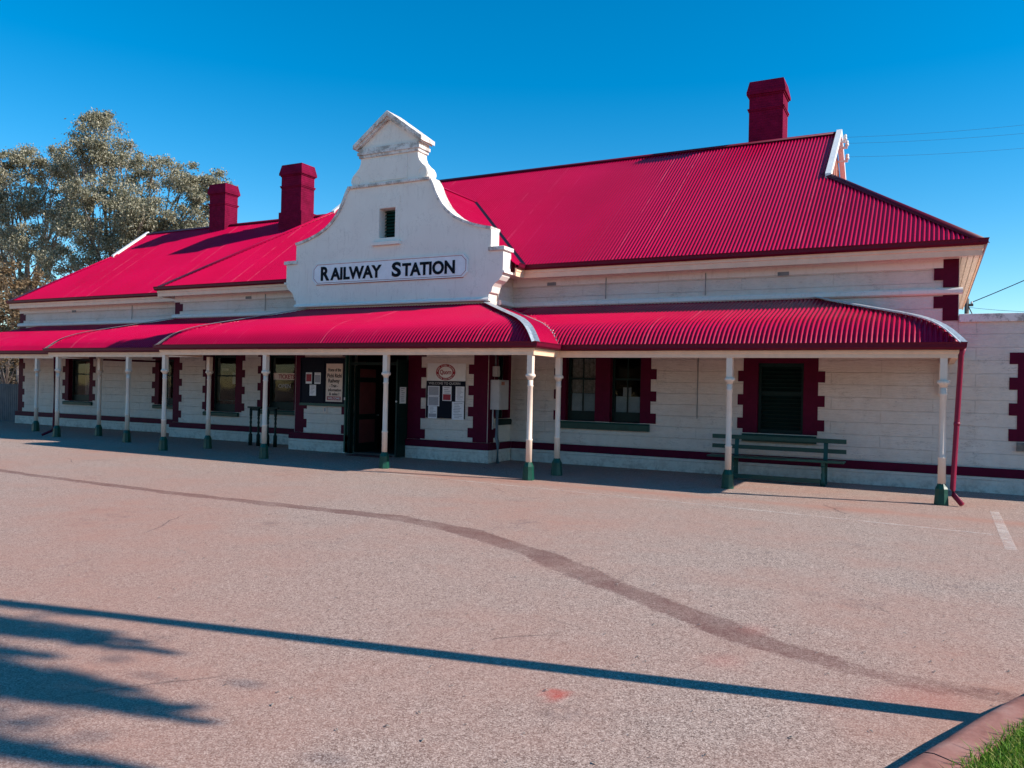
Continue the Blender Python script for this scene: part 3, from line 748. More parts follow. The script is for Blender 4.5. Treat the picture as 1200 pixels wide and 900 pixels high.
m = MB(); m.prism(FY(PY0), rect(XM-.44, XM+.43, 6.14, 7.42), -.012, .02, [rect(VW[0]-.002, VW[1]+.002, VW[2]-.002, VW[3]+.002)]); vs_ = m.build('vent_surround', 'render', pg)
m = MB(); m.fbox(FY(PY0), XM-.50, XM+.49, 6.03, 6.135, -.10, .05); m.build('sill', 'render', vs_, bevel=.01)
m = MB(); m.fbox(FY(PY0), VW[0]+.004, VW[1]-.004, VW[2]+.004, VW[3]-.004, .33, .35); vb = m.build('louvre_vent', 'greendark', pg)
for k in range(9):
    z = VW[2]+.05+k*.095; m = MB(); m.prism((lambda p, q, w: FY(PY0)(w, q, p)), [(.24, z-.03), (.252, z-.034), (.32, z+.03), (.308, z+.034)], VW[0]+.006, VW[1]-.006); m.build('louvre', 'green', vb)
m = MB(); m.prism((lambda p, q, w: FY(PY0)(w, q, p)), [(.05, 4.335), (-.06, 4.335), (-.07, 4.37), (-.02, 4.43), (.05, 4.44)], XM-3.42, XM+3.42); m.build('string_course', 'render', pg)
m = MB()     # thin control joint lines and pilaster edges
for s in (-1, 1): m.fbox(FY(PY0), XM+s*2.95-.006, XM+s*2.95+.006, 4.7, 5.5, -.004, .01)
m.build('joint', 'render', pg)

# ---- chimneys
def chimney(x0, x1, y0, y1, zb, zt, steps):
    m = MB(); m.box(x0, x1, y0, y1, zb, zt-.40)
    for z0, z1, o in ((zt-.95, zt-.90, .025), (zt-.90, zt-.86, .045), (zt-.48, zt-.43, .03), (zt-.43, zt-.33, .075)): m.box(x0-o, x1+o, y0-o, y1+o, z0, z1)
    vs = [(x0-.07, y0-.07, zt-.33), (x1+.07, y0-.07, zt-.33), (x1+.07, y1+.07, zt-.33), (x0-.07, y1+.07, zt-.33), (x0, y0, zt), (x1, y0, zt), (x1, y1, zt), (x0, y1, zt)]
    m.add(vs, [(0, 1, 5, 4), (1, 2, 6, 5), (2, 3, 7, 6), (3, 0, 4, 7), (0, 3, 2, 1)]); m.prism(lambda u, z, w: (u, z, w), rect(x0, x1, y0, y1), zt-.004, zt+.0, [rect(x0+.18, x1-.18, y0+.18, y1-.18)])
    if steps: m.box(x0-.10, x1+.06, y0-.02, y1+.22, zb, steps)
    return m.build('chimney', 'chimney', SB, loc=((x0+x1)/2, (y0+y1)/2, zb))
chimney(-5.25, -4.22, 25.62, 26.52, 8.6, 11.83, None)
chimney(-23.8, -22.73, 24.5, 25.27, 7.0, 10.97, 9.03)
chimney(-28.53, -27.57, 25.0, 25.72, 8.0, 10.76, None)

# ---- verandah posts
def mk_post(loc):
    m = MB()
    m.lathe([(.068, .33), (.068, .86), (.075, .87), (.075, .90), (.062, .915), (.058, 2.05), (.066, 2.06), (.066, 2.09), (.058, 2.10), (.06, 2.22)], loc, 16)
    m.box(loc[0]-.062, loc[0]+.062, loc[1]-.062, loc[1]+.062, loc[2]+2.33, loc[2]+2.757)
    o = m.build('verandah_post', 'post', SB, loc=loc)
    c = MB(); c.lathe([(.06, 2.20), (.075, 2.25), (.11, 2.275), (.115, 2.30), (.10, 2.335), (.09, 2.34)], loc, 16); c.build('post_capital', 'post', o)
    b = MB(); n = 4
    b.lathe([(.132, -.05), (.132, .03), (.116, .22), (.116, .30), (.094, .345), (.070, .40)], loc, 8, False, .5)
    b.build('post_base', 'postgreen', o)
    t = MB()
    for z in (2.42, 2.66): t.lathe([(.012, 0), (.012, .012)], (loc[0], loc[1]-.074, loc[2]+z), 8)
    return o
POSTS = [(.19, 17.05), (-3.78, 17.05), (-7.74, 17.05), (-7.83, 15.75), (-11.75, 15.75), (-15.70, 15.75), (-19.63, 15.75), (-19.29, 17.05), (-22.98, 17.05), (-26.64, 17.05), (-26.28, 18.36), (-29.97, 18.36), (-33.66, 18.36)]
p0 = mk_post((POSTS[0][0], POSTS[0][1], 0))
base = WL['station_building']
for x, y in POSTS[1:]:
    c = copy_tree(p0, SB, Vector((x, y, 0))-base)
# wall bracket at the right end of the verandah
m = MB(); m.prism(lambda u, z, w: (.13+w, u, z), [(19.82, 2.05), (19.82, 2.75), (19.72, 2.75), (19.72, 2.45), (19.77, 2.40), (19.77, 2.12)], 0, .12); m.build('bracket', 'post', SB)

# ---- downpipes
m = MB(); m.tube([(.50, 16.95, 2.93), (.47, 17.02, 2.80), (.42, 17.06, 1.5), (.375, 17.08, .30), (.39, 17.06, .20), (.53, 16.95, .04)], .047, 12); m.tube([(.423, 17.06, 1.56), (.42, 17.06, 1.5)], .054, 12)
m.build('downpipe', 'pipe', SB, loc=(.4, 17.1, 0))
m = MB(); m.tube([(-26.93, 17.0, 2.93), (-26.93, 17.1, 2.8), (-26.93, 17.12, .3), (-26.95, 17.08, .2), (-27.15, 16.85, .05)], .045, 10); m.build('downpipe', 'maroon', SB, loc=(-26.9, 17.1, 0))
m = MB(); m.tube([(-26.2, YL-.02, 2.75), (-26.4, 18.5, 2.72)], .035, 8); m.build('downpipe', 'maroon', SB, loc=(-26.4, 18.5, 2.7))
# service cable down the far-left wall, conduits up the upper wall, air vents
m = MB(); m.tube([(-26.9+.75, YL-.02, 4.2), (-26.15, YL-.02, 1.4), (-26.3, YL-.02, .9), (-26.55, YL-.03, .5)], .012, 6)
for x, y in ((-28.4, YL), (-19.9, YR), (-7.7, YR), (-5.05, YR)): m.tube([(x, y-.04, 4.44), (x, y-.04, 5.0)], .011, 6)
m.tube([(-5.2, YR-.02, 1.35), (-5.2, YR-.02, 2.9)], .009, 6); m.build('cable', 'steel', SB)
for x, y, z in ((-9.29, YR, 4.9), (-3.19, YR, 4.89), (-20.68, YR, 4.91), (-32.1, YL, 4.86)):
    m = MB(); m.fbox(FY(y), x-.13, x+.13, z-.045, z+.045, -.045, -.032)
    for k in range(5): m.fbox(FY(y), x-.12+k*.05, x-.095+k*.05, z-.035, z+.035, -.052, -.046)
    m.build('air_vent', 'steel', SB)

# ------------------------------------------------------------------ boundary wall on the right
BW = empty('boundary_wall', (4, YR, 0), 'lower white wall right of the station with flat coping and a boarded maroon opening', 'wall')
m = MB(); m.prism(FY(YR), rect(XE+.004, 9.0, -.1, 3.66), 0, .4, [rect(1.80, 3.0, 1.12, 2.7)]); m.build('wall_face', 'wall', BW)
m = MB(); m.fbox(FY(YR), XE+.006, 9.05, 3.66, 3.84, -.06, .46); m.build('coping', 'coping', BW, bevel=.015)
m = MB()
L = teeth(1.44+.16, -1, 1.12, 3.0, 0, .15, off=.0, th=.26, per=.545)
m.prism(FY(YR), L+[(3.3, 3.0), (3.3, 1.12)], -.012, .1, []); m.build('boarded_opening', 'maroon', BW)
sill(FY(YR), 1.60, 3.25, .92, 1.112, BW, 'stonesill', .07)
for o in children(wallR):
    pass

# ------------------------------------------------------------------ signs and boards
Fp = FY(PY0)
NS = empty('name_sign', (XM, PY0, 5.3), 'long white board with dark blue letters RAILWAY STATION on the curved parapet', 'sign')
a, b, c, d = -16.60, -11.15, 5.0, 5.63; ch = .14
octo = lambda a, b, c, d, q: [(a+q, c), (b-q, c), (b, c+q), (b, d-q), (b-q, d), (a+q, d), (a, d-q), (a, c+q)]
m = MB(); m.prism(Fp, octo(a, b, c, d, ch), -.035, .01); m.build('board', 'signwhite', NS)
m = MB(); m.prism(Fp, octo(a, b, c, d, ch), -.044, -.037, [octo(a+.022, b-.022, c+.022, d-.022, ch-.012)]); m.build('border', 'white', NS)
m = MB(); m.prism(Fp, octo(a+.05, b-.05, c+.035, d-.035, ch), -.039, -.036, [octo(a+.062, b-.062, c+.047, d-.047, ch-.006)]); m.fbox(Fp, a+ch, b-ch, c-.016, c-.002, -.03, .005); m.build('trim', 'trimred', NS)
m = MB()
put_text(m, Fp, 'R', -16.27, -15.94, 5.125, .40, -.046, -.036, .036)
put_text(m, Fp, 'AILWAY', -15.90, -14.02, 5.125, .355, -.046, -.036, .036)
m.build('lettering', 'ink', NS); m = MB()
put_text(m, Fp, 'S', -13.66, -13.34, 5.125, .40, -.046, -.036, .036)
put_text(m, Fp, 'TATION', -13.30, -11.55, 5.125, .355, -.046, -.036, .036)
m.build('lettering', 'ink', NS)
# left notice board
F = FY(YC)
NB = empty('notice_board', (-16.18, YC, 1.38), 'dark blue double notice board with green frame left of the doorway', 'notice board')
m = MB(); m.fbox(F, -17.0, -15.34, 1.44, 2.74, -.07, -.013); m.build('board', 'navy', NB)
m = MB(); m.fbox(F, -17.03, -15.31, 2.742, 2.80, -.10, -.013); m.fbox(F, -17.03, -17.002, 1.44, 2.74, -.09, -.013); m.fbox(F, -15.338, -15.31, 1.44, 2.74, -.09, -.013); m.fbox(F, -16.16, -16.10, 1.442, 2.738, -.085, -.071)
m.build('frame', 'navy', NB)
m = MB(); m.fbox(F, -17.03, -15.31, 1.36, 1.438, -.10, -.013); m.build('ledge', 'green', NB)
IS = empty('information_sign', (-15.7, YC-.08, 2.0), 'cream railway information sign with dark lettering on the right half of the notice board', 'sign')
a, b, c, d = -16.02, -15.40, 1.50, 2.63
m = MB(); m.fbox(F, a, b, c, d, -.085, -.073); m.build('board', 'cardcream', IS)
m = MB()
for s, u0, u1, z, h in (('Home of the', a+.08, b-.06, 2.40, .10), ('Pichi Richi', a+.05, b-.03, 2.22, .115), ('Railway', a+.09, b-.10, 2.07, .115), ('- Train -', a+.14, b-.16, 1.93, .09), ('information', a+.09, b-.04, 1.81, .085), ('& sales !', a+.13, b-.11, 1.69, .085)):
    put_text(m, F, s, u0, u1, z, h, -.088, -.084, .02)
m.build('lettering', 'ink', IS)
m = MB(); m.fbox(F, a+.05, b-.05, 1.545, 1.655, -.088, -.084); pl = m.build('plate', 'signred', IS)
m = MB(); put_text(m, F, 'WELCOME', a+.08, b-.08, 1.567, .066, -.091, -.087, .012); m.build('lettering', 'white', pl)
def paper(name, F, u0, u1, z0, z1, w, label, mat='paper', rows=8, photo=None, red=False, cat='notice', group=None):
    e = empty(name, F((u0+u1)/2, (z0+z1)/2, w), label, cat, group)
    m = MB(); m.fbox(F, u0, u1, z0, z1, w, w+.005); m.build('sheet', mat, e)
    m = MB(); rr = random.Random(hash(label) % 1000 if False else len(label)*7+rows); mg = (u1-u0)*.12; H = z1-z0
    ztop = z1-.07*H
    if photo:
        q0, q1 = photo; p = MB(); p.fbox(F, u0+mg*.6, u1-mg*.6, z0+H*q0, z0+H*q1, w-.002, w-.0005); p.build('picture', 'paperdim' if not red else 'signred', e)
    n = 0
    for k in range(rows):
        z = ztop-H*.88*k/rows; fr = (z-z0)/H
        if photo and photo[0]-.06 < fr < photo[1]+.06: continue
        m.fbox(F, u0+mg+rr.random()*mg, u1-mg-rr.random()*(u1-u0)*.35, z-H*.30/rows, z, w-.002, w-.0005); n += 1
    if n: m.build('print', 'paperdim' if mat == 'paper' else 'ink', e)
    return e
paper('paper_notice', F, -16.82, -16.58, 2.02, 2.36, -.078, 'small pinkish picture notice at upper left of the double notice board', photo=(.2, .85), red=True, rows=9)
paper('paper_notice', F, -16.48, -16.24, 2.02, 2.36, -.078, 'small grey printed notice at upper right beside the pinkish one', 'paper', 10, (.12, .8))
paper('paper_notice', F, -16.66, -16.41, 1.66, 1.99, -.078, 'plain white typed sheet below the two picture notices', 'paper', 7)
lb = empty('number_plate', (-16.1, YC, 1.25), 'small cream tag on the wall below the double notice board', 'tag'); m = MB(); m.fbox(F, -16.17, -16.02, 1.14, 1.345, -.02, -.004); m.build('plate', 'cardcream', lb)
m = MB(); m.fbox(F, -16.12, -16.07, 1.2, 1.3, -.024, -.021); m.build('print', 'paperdim', lb)
# oval logo board and right notice board
OB = empty('logo_sign', (-11.8, YC, 2.4), 'white panel with red oval railway emblem right of the doorway', 'sign')
m = MB(); m.fbox(F, -12.44, -11.20, 2.175, 2.66, -.03, -.002); m.build('board', 'white', OB)
cx, cz, rx, rz = -11.84, 2.415, .315, .225
ell = lambda k: [(cx+rx*k*math.cos(t), cz+rz*k*math.sin(t)) for t in np.linspace(0, 2*math.pi, 40, endpoint=False)]
m = MB(); m.prism(F, ell(1), -.034, -.031, [ell(.70)]); em = m.build('emblem', 'signred', OB)
m = MB()
def ring_text(s, t0, t1, flip):
    for i, chh in enumerate(s):
        if chh == ' ': continue
        t = lerp(t0, t1, i/(len(s)-1)); v, f = text_mesh(chh, .02, .5); xs = [p[0] for p in v]; mx = (max(xs)+min(xs))/2
        x, z = cx+rx*.85*math.cos(t), cz+rz*.85*math.sin(t); ang = t-math.pi/2+(math.pi if flip else 0); k = .052
        ca, sa = math.cos(ang), math.sin(ang)
        m.add([F(x+((p[0]-mx)*ca-(p[1]-.35)*sa)*k, z+((p[0]-mx)*sa+(p[1]-.35)*ca)*k, -.037 if p[2] > 0 else -.033) for p in v], f)
ring_text('PICHI RICHI RAILWAY', R(170), R(10), False); ring_text('SOUTH AUSTRALIA', R(200), R(340), True)
m.build('ring_lettering', 'white', em)
m = MB(); put_text(m, F, 'Quorn', cx-.185, cx+.185, cz-.055, .125, -.0345, -.0305, .02); m.build('lettering', 'signred', em)
NB2 = empty('notice_board', (-11.8, YC, 1.15), 'dark blue notice board covered with posters under the oval emblem panel', 'notice board')
m = MB(); m.fbox(F, -12.46, -11.21, 1.145, 2.172, -.035, -.002); m.build('board', 'navy', NB2)
m = MB(); put_text(m, F, 'WELCOME TO QUORN', -12.38, -11.36, 2.075, .065, -.038, -.034, .01); m.build('lettering', 'greybox', NB2)
paper('paper_notice', F, -12.40, -12.02, 1.755, 2.03, -.042, 'grey landscape photo sheet at upper left of the emblem board', 'paper', 9, (.08, .92))
paper('paper_notice', F, -12.40, -12.02, 1.475, 1.748, -.042, 'second grey photo sheet just below the upper left one', 'paper', 9, (.08, .92))
paper('paper_notice', F, -12.38, -12.09, 1.13, 1.47, -.042, 'white sheet with a small dark picture at lower left of the emblem board', 'paper', 8, (.12, .4))
paper('paper_notice', F, -11.92, -11.63, 1.63, 2.03, -.042, 'white flyer with dark red blocks at top middle of the emblem board', 'paper', 7, (.05, .45), red=True)
paper('paper_notice', F, -11.50, -11.22, 1.62, 2.03, -.042, 'tall pinkish timetable sheet at upper right of the emblem board', 'paper', 12)
paper('paper_notice', F, -11.60, -11.22, 1.12, 1.61, -.048, 'large white timetable sheet at lower right of the emblem board', 'paper', 10)
FD = FX(XO)
paper('paper_notice', FD, YC-.40, YC-.10, 1.52, 1.98, -.016, 'white paper notice taped to the open green door leaf', 'paper', 7)
TS = empty('ticket_sign', (-19.1, YR+.17, 2.3), 'cream sign with red letters TICKETS hung across the top of the ticket window', 'sign')
F = FY(YR)
m = MB(); m.fbox(F, -19.62, -18.66, 2.13, 2.36, .15, .165); m.build('board', 'cardcream', TS)
m = MB(); put_text(m, F, 'TICKETS', -19.40, -18.52+.0-.18, 2.175, .14, .146, .151, .03); m.build('lettering', 'signred', TS)
TC = empty('ticket_notice', (-19.1, YR+.17, 2.0), 'faint white opening hours lettering on the ticket window glass', 'notice')
m = MB(); put_text(m, F, 'OPEN', -19.45, -18.9, 1.86, .13, .198, .2, .01); m.build('lettering', 'paperdim', TC)

# ------------------------------------------------------------------ bench
BN = empty('bench', (-3.15, 19.2, 0), 'long dark green slatted bench under the louvred window', 'bench')
xa, xb = -4.66, -1.67
for z0, z1 in ((.925, 1.025), (.70, .795)):
    m = MB(); m.box(xa, xb, 19.28, 19.32, z0, z1); m.build('back_slat', 'green', BN, bevel=.006)
for k in range(4):
    m = MB(); m.box(xa, xb, 18.76+k*.125, 18.865+k*.125, .515, .555); m.build('seat_slat', 'green', BN, bevel=.006)
for x in (-4.08, -2.10):
    m = MB(); m.prism(lambda u, z, w: (x+w, u, z), [(19.20, 0), (19.29, 0), (19.28, .5), (19.36, 1.02), (19.322, 1.02), (19.22, .5)], -.045, .045); m.box(x-.04, x+.04, 18.78, 19.2, .445, .513); m.build('bench_leg', 'green', BN)
    m = MB(); m.lathe([(.055, 0), (.055, .12), (.035, .15), (.045, .25), (.03, .30), (.04, .40), (.045, .445)], (x, 18.84, 0), 10); m.build('bench_leg', 'green', BN)
m = MB(); m.box(-4.03, -2.15, 18.80, 18.88, .055, .145); m.build('foot_rail', 'green', BN)
# ------------------------------------------------------------------ queue barriers at the ticket window
def barrier(x0, x1, y, label):
    e = empty('queue_barrier', ((x0+x1)/2, y, 0), label, 'barrier', 'barriers before the ticket window')
    m = MB(); m.box(x0-.12, x1+.12, y-.045, y+.045, 1.20, 1.25); m.box(x0+.04, x1-.04, y-.02, y+.02, 1.12, 1.197); m.build('top_rail', 'greendark', e, bevel=.006)
    for x in (x0, x1):
        prof = [(.06, 0), (.06, .35), (.042, .38)]
        z = .38
        for k in range(4): prof += [(.03, z+.03), (.043, z+.085), (.03, z+.14)]; z += .14
        prof += [(.045, z+.02), (.045, 1.197)]
        m = MB(); m.lathe(prof, (x, y, 0), 10); m.build('turned_leg', 'greendark', e)
barrier(-19.32, -18.98, 18.78, 'dark green turned leg barrier before the ticket window, farther from the doorway')
barrier(-18.58, -18.26, 18.78, 'dark green turned leg barrier before the ticket window, nearer the doorway')
# ------------------------------------------------------------------ meter box
MBX = empty('meter_box', (-10.35, 18.95, 0), 'pale grey electrical box on the wing side wall with a conduit to the ground', 'electrical box')
m = MB(); m.box(-10.485, -10.20, 18.68, 19.20, 1.43, 2.23); m.build('cabinet', 'greybox', MBX, bevel=.012)
m = MB(); m.box(-10.197, -10.185, 18.71, 19.17, 1.46, 2.20); dd = m.build('door', 'greybox', MBX, bevel=.004)
m = MB(); m.box(-10.184, -10.181, 18.75, 18.93, 2.09, 2.18); m.build('warning_label', 'brick', dd)
m = MB(); m.tube([(-10.30, 18.76, 1.45), (-10.30, 18.76, .66), (-10.24, 18.72, .54), (-10.24, 18.72, -.02)], .05, 10); m.build('conduit', 'conduit', MBX)
m = MB(); m.tube([(-10.40, 18.70, 1.45), (-10.40, 18.70, .9)], .02, 8); m.build('conduit', 'greybox', MBX)
SBX = empty('junction_box', (-10.4, 18.9, 2.5), 'small flat grey box on the maroon quoin above the meter cabinet', 'electrical box')
m = MB(); m.box(-10.485, -10.36, 18.78, 18.98, 2.32, 2.60); m.build('cover', 'greybox', SBX, bevel=.01)
m = MB(); m.tube([(-10.44, 18.88, 2.60), (-10.44, 18.88, 2.9)], .02, 8); m.build('conduit', 'conduit', SBX)

# ------------------------------------------------------------------ ground
def ground():
    xs = sorted(set([-400, -250, -150, -100, -70, -50, -40, -32, -26]+list(np.round(np.arange(-22, 3.0, .075), 4))+[4, 6, 9, 14, 22, 40, 80, 150, 300, 400]))
    ys = sorted(set([-200, -80, -30, -12, -4, 0]+list(np.round(np.arange(2, 17.5, .075), 4))+[18.5, 20, 24, 30, 40, 60, 100, 200, 400, 700]))
    X, Y = np.meshgrid(xs, ys); nx, ny = len(xs), len(ys)
    V = np.stack([X.ravel(), Y.ravel(), np.zeros(nx*ny)], 1)
    i = np.arange(nx*ny).reshape(ny, nx); Fc = np.stack([i[:-1, :-1], i[:-1, 1:], i[1:, 1:], i[1:, :-1]], -1).reshape(-1, 4)
    me = bpy.data.meshes.new('ground'); me.from_pydata(V.tolist(), [], Fc.tolist())
    P = V[:, :2]
    def dist(poly):
        best = np.full(len(P), 1e9)
        for (a, b) in zip(poly, poly[1:]):
            a = np.array(a); b = np.array(b); d = b-a; t = np.clip(((P-a)@d)/(d@d), 0, 1); best = np.minimum(best, np.hypot(*(P-(a+t[:, None]*d)).T))
        return best
    track = [(-24, 10.6), (-16.2, 9.98), (-12.0, 9.86), (-9.44, 9.9), (-7.2, 9.98), (-5.66, 9.55), (-4.21, 8.75), (-2.94, 7.85), (-2.02, 7.2), (-1.15, 6.65), (-.48, 6.38), (.0, 6.28), (.5, 6.35)]
    w = np.interp(P[:, 0], [-16, -10, -6, -3, 0], [.15, .17, .23, .23, .17])
    d = dist(track); edge = .10*np.sin(P[:, 0]*3.1)+.07*np.sin(P[:, 0]*7.7+1)+.05*np.sin(P[:, 1]*11+P[:, 0]*5); st = np.clip((1.12+edge-d/w)*2.6, 0, 1)
    d2 = dist([(-30, 13.6), (-18, 12.9), (-12, 12.4), (-6, 12.2)]); st = np.maximum(st, .25*np.clip(1-d2/.5, 0, 1))
    st = np.maximum(st, .9*np.clip(1-dist([(-.35, 7.9), (.0, 7.4), (.25, 7.25), (.9, 7.25)])/.05, 0, 1))
    st = np.maximum(st, .8*np.clip(1-dist([(-13.2, 15.25), (-11.2, 15.2), (-9.6, 15.26), (-7.8, 15.2)])/.07, 0, 1))
    ang = np.arctan2(P[:, 1]-4.80, (P[:, 0]+2.14)*.9); rr = np.hypot((P[:, 0]+2.14)*1.0, (P[:, 1]-4.80)*1.0)
    rad = .105*(1+.22*np.sin(3*ang+1)+.15*np.sin(7*ang)); st *= np.interp(P[:, 0], [-16, -6, -1.6, .3], [.8, 1, .95, .55]); rd = np.clip((rad-rr)/.05, 0, 1)
    for (px, py, r0) in ((-1.35, 6.05, .10), (-.2, 5.9, .12), (-.55, 5.6, .07), (.05, 6.0, .15), (-1.3, 7.0, .09)): rd = np.maximum(rd, .22*np.clip(1-np.hypot(P[:, 0]-px, (P[:, 1]-py)*.8)/(r0*2), 0, 1))
    # dust thicker along the kerb, across the left forecourt and at the posts
    du = .75*np.exp(-((P[:, 0]+7)**2/20+(P[:, 1]-5.5)**2/8))+.8*np.exp(-((P[:, 0]-.15)**2/.5+(P[:, 1]-5.7)**2/1.4))+.5*np.exp(-((P[:, 0]+14)**2/40+(P[:, 1]-11)**2/4))+.4*np.exp(-((P[:, 1]-15.3)**2/.3))+.9*np.exp(-((P[:, 1]-15.28)**2/.05))*np.clip((P[:, 0]+12.5)/2, 0, 1)
    for nm, arr in (('stain', st), ('red', rd), ('dust', du)):
        at = me.attributes.new(nm, 'FLOAT', 'POINT'); at.data.foreach_set('value', arr.astype(np.float32))
    me.materials.append(M['ground']); o = bpy.data.objects.new('ground', me); col.objects.link(o); tag(o, kind='structure')
ground()
def strip(path, w, z=.004, name='painted_line', mat='line'):
    m = MB(); m.sweep(path, [(-w/2, z), (w/2, z)], False); o = m.build(name, mat, None, normals=False); tag(o, kind='structure')
strip([(-16.5, 15.12), (-11.4, 14.90), (-3.97, 14.31), (.85, 13.78)], .07); strip([(1.02, 16.6), (.97, 12.5)], .14)

# kerb and grass island
KP = [(-2.5, -1.2), (-1.95, .4), (-1.36, 1.9), (-.77, 3.12), (-.34, 4.0), (.02, 4.82), (.28, 5.44), (.70, 6.30), (1.22, 6.98), (2.0, 7.75), (3.0, 8.5), (5.0, 9.5), (9, 9.8), (14, 9.9)]
def smooth(path, n=6):
    out = []
    for i in range(len(path)-1):
        p0 = Vector(path[max(i-1, 0)]); p1 = Vector(path[i]); p2 = Vector(path[i+1]); p3 = Vector(path[min(i+2, len(path)-1)])
        for k in range(n):
            t = k/n; out.append(tuple(.5*((2*p1)+(p2-p0)*t+(2*p0-5*p1+4*p2-p3)*t*t+(3*p1-p0-3*p2+p3)*t**3)))
    out.append(path[-1]); return out
KS = smooth(KP)
m = MB(); m.sweep(KS, [(0, -.05), (.012, .115), (.03, .165), (.065, .195), (.11, .205), (.25, .195), (.25, -.05)]); m.sm = [True]*len(m.sm)
for i in range(0, len(m.f)): pass
kb = m.build('kerb', 'kerb', None); tag(kb, kind='structure')
mm = kb.modifiers.new('s', 'EDGE_SPLIT'); mm.split_angle = R(50)
for jy in (-.1, 1.6, 3.2, 4.62, 6.2, 7.9):
    i = min(range(len(KS)), key=lambda q: abs(KS[q][1]-jy)); j = i+1
    a = Vector(KS[i]).lerp(Vector(KS[j]), .5); d = (Vector(KS[j])-Vector(KS[i])).normalized()*.004
    m = MB(); m.sweep([tuple(a-d), tuple(a+d)], [(-.002, 0), (.010, .1165), (.029, .167), (.065, .197), (.11, .207), (.248, .197), (.248, -.04), (0, -.04)]); m.build('joint', 'ink', kb)
isl = [(x, y) for x, y in KS]
m = MB(); vs = []; fs = []
def inw(i, o):
    d = Vector(KS[min(i+1, len(KS)-1)])-Vector(KS[max(i-1, 0)]); d.normalize(); return Vector(KS[i])+Vector((d.y, -d.x))*o
for i in range(len(KS)):
    a = inw(i, .248); vs += [(a.x, a.y, .172), (14, min(a.y, 9.0) if a.x < 13.9 else a.y-.1, .175)]
for i in range(len(KS)-1): fs.append((2*i, 2*i+1, 2*i+3, 2*i+2))
m.add(vs, fs); si = m.build('island_soil', 'soil', None, normals=False); tag(si, kind='structure')
def grass():
    rr = random.Random(3); vs = []; fs = []
    cnt = 0
    idx = [i for i, p in enumerate(KS) if -1 < p[0] < 3 and 2.2 < p[1] < 9]
    while cnt < 42000:
        i = rr.choice(idx); o = .225+abs(rr.gauss(0, .5)); f = rr.random(); p = inw(i, o)*(1-f)+inw(min(i+1, len(KS)-1), o)*f
        if o < .29 and rr.random() < .6: continue
        h = .03+rr.random()*.045; t = rr.random()*6.28; lean = rr.gauss(0, .55); w = .0028+rr.random()*.002
        dx, dy = math.cos(t), math.sin(t); k = len(vs); z = .168
        a2 = rr.random()*6.28; lx, ly = math.cos(a2)*lean*h, math.sin(a2)*lean*h
        vs += [(p.x-dx*w, p.y-dy*w, z), (p.x+dx*w, p.y+dy*w, z), (p.x+lx*.5+dx*w*.7, p.y+ly*.5+dy*w*.7, z+h*.6), (p.x+lx*.5-dx*w*.7, p.y+ly*.5-dy*w*.7, z+h*.6), (p.x+lx*1.3, p.y+ly*1.3, z+h)]
        fs += [(k, k+1, k+2, k+3), (k+3, k+2, k+4)]; cnt += 1
    me = bpy.data.meshes.new('grass'); me.from_pydata(vs, [], fs); me.materials.append(M['grass']); o = bpy.data.objects.new('grass', me); col.objects.link(o)
    tag(o, 'short green lawn grass behind the concrete kerb', 'grass', kind='stuff')
grass()
def litter():
    rr = random.Random(11); vs = []; fs = []
    for k in range(760):
        if k < 520: x, y = rr.uniform(-8, .6), rr.uniform(3.6, 12)
        else: x, y = rr.uniform(-9, 1.6), 19.75-abs(rr.gauss(0, .12))
        if -10.6 > x: continue
        s = rr.uniform(.004, .014); t = rr.random()*6.28; i = len(vs); c, q = math.cos(t)*s, math.sin(t)*s
        vs += [(x-c*1.8, y-q*1.8, .004), (x+q*.6, y-c*.6, .004+s*.8), (x+c*1.8, y+q*1.8, .004), (x-q*.6, y+c*.6, .004+s*.5), (x, y, .002+s)]
        fs += [(i, i+1, i+4), (i+1, i+2, i+4), (i+2, i+3, i+4), (i+3, i, i+4)]
    me = bpy.data.meshes.new('leaf_litter'); me.from_pydata(vs, [], fs); me.materials.append(M['bark']); o = bpy.data.objects.new('leaf_litter', me); col.objects.link(o)
    tag(o, 'scattered dry leaf bits and gravel on the forecourt', 'leaf litter', kind='stuff')
litter()
e = empty('door_mat', (-14.0, 18.1, 0), 'worn dark red mat before the open station doors', 'mat')
m = MB(); m.box(-14.75, -13.45, 17.95, 18.40, .002, .018); m.build('mat_pile', 'mat', e, bevel=.006)

# ------------------------------------------------------------------ fence at the far left
FE = empty('fence', (-40, 21.6, 0), 'dark grey corrugated iron fence at the far left end of the station', 'fence')
m = MB(); ud = 12.0; n = int(ud/.15*6); vs = []; fs = []
for i in range(n+1):
    u = ud*i/n; w = .02*math.sin(2*math.pi*u/.15); vs += [(-36.1-u, 21.7+w, 0), (-36.1-u, 21.7+w, 1.72)]
for i in range(n): fs.append((2*i, 2*i+2, 2*i+3, 2*i+1))
m.add(vs, fs, True); m.build('fence_sheet', 'fence', FE, normals=False)
for x in (-36.2, -39, -42, -45, -48):
    m = MB(); m.box(x-.04, x+.04, 21.74, 21.82, -.05, 1.70); m.build('post', 'timberpole', FE)
m = MB(); m.box(-48.1, -36.1, 21.725, 21.775, 1.40, 1.48); m.build('rail', 'timberpole', FE)

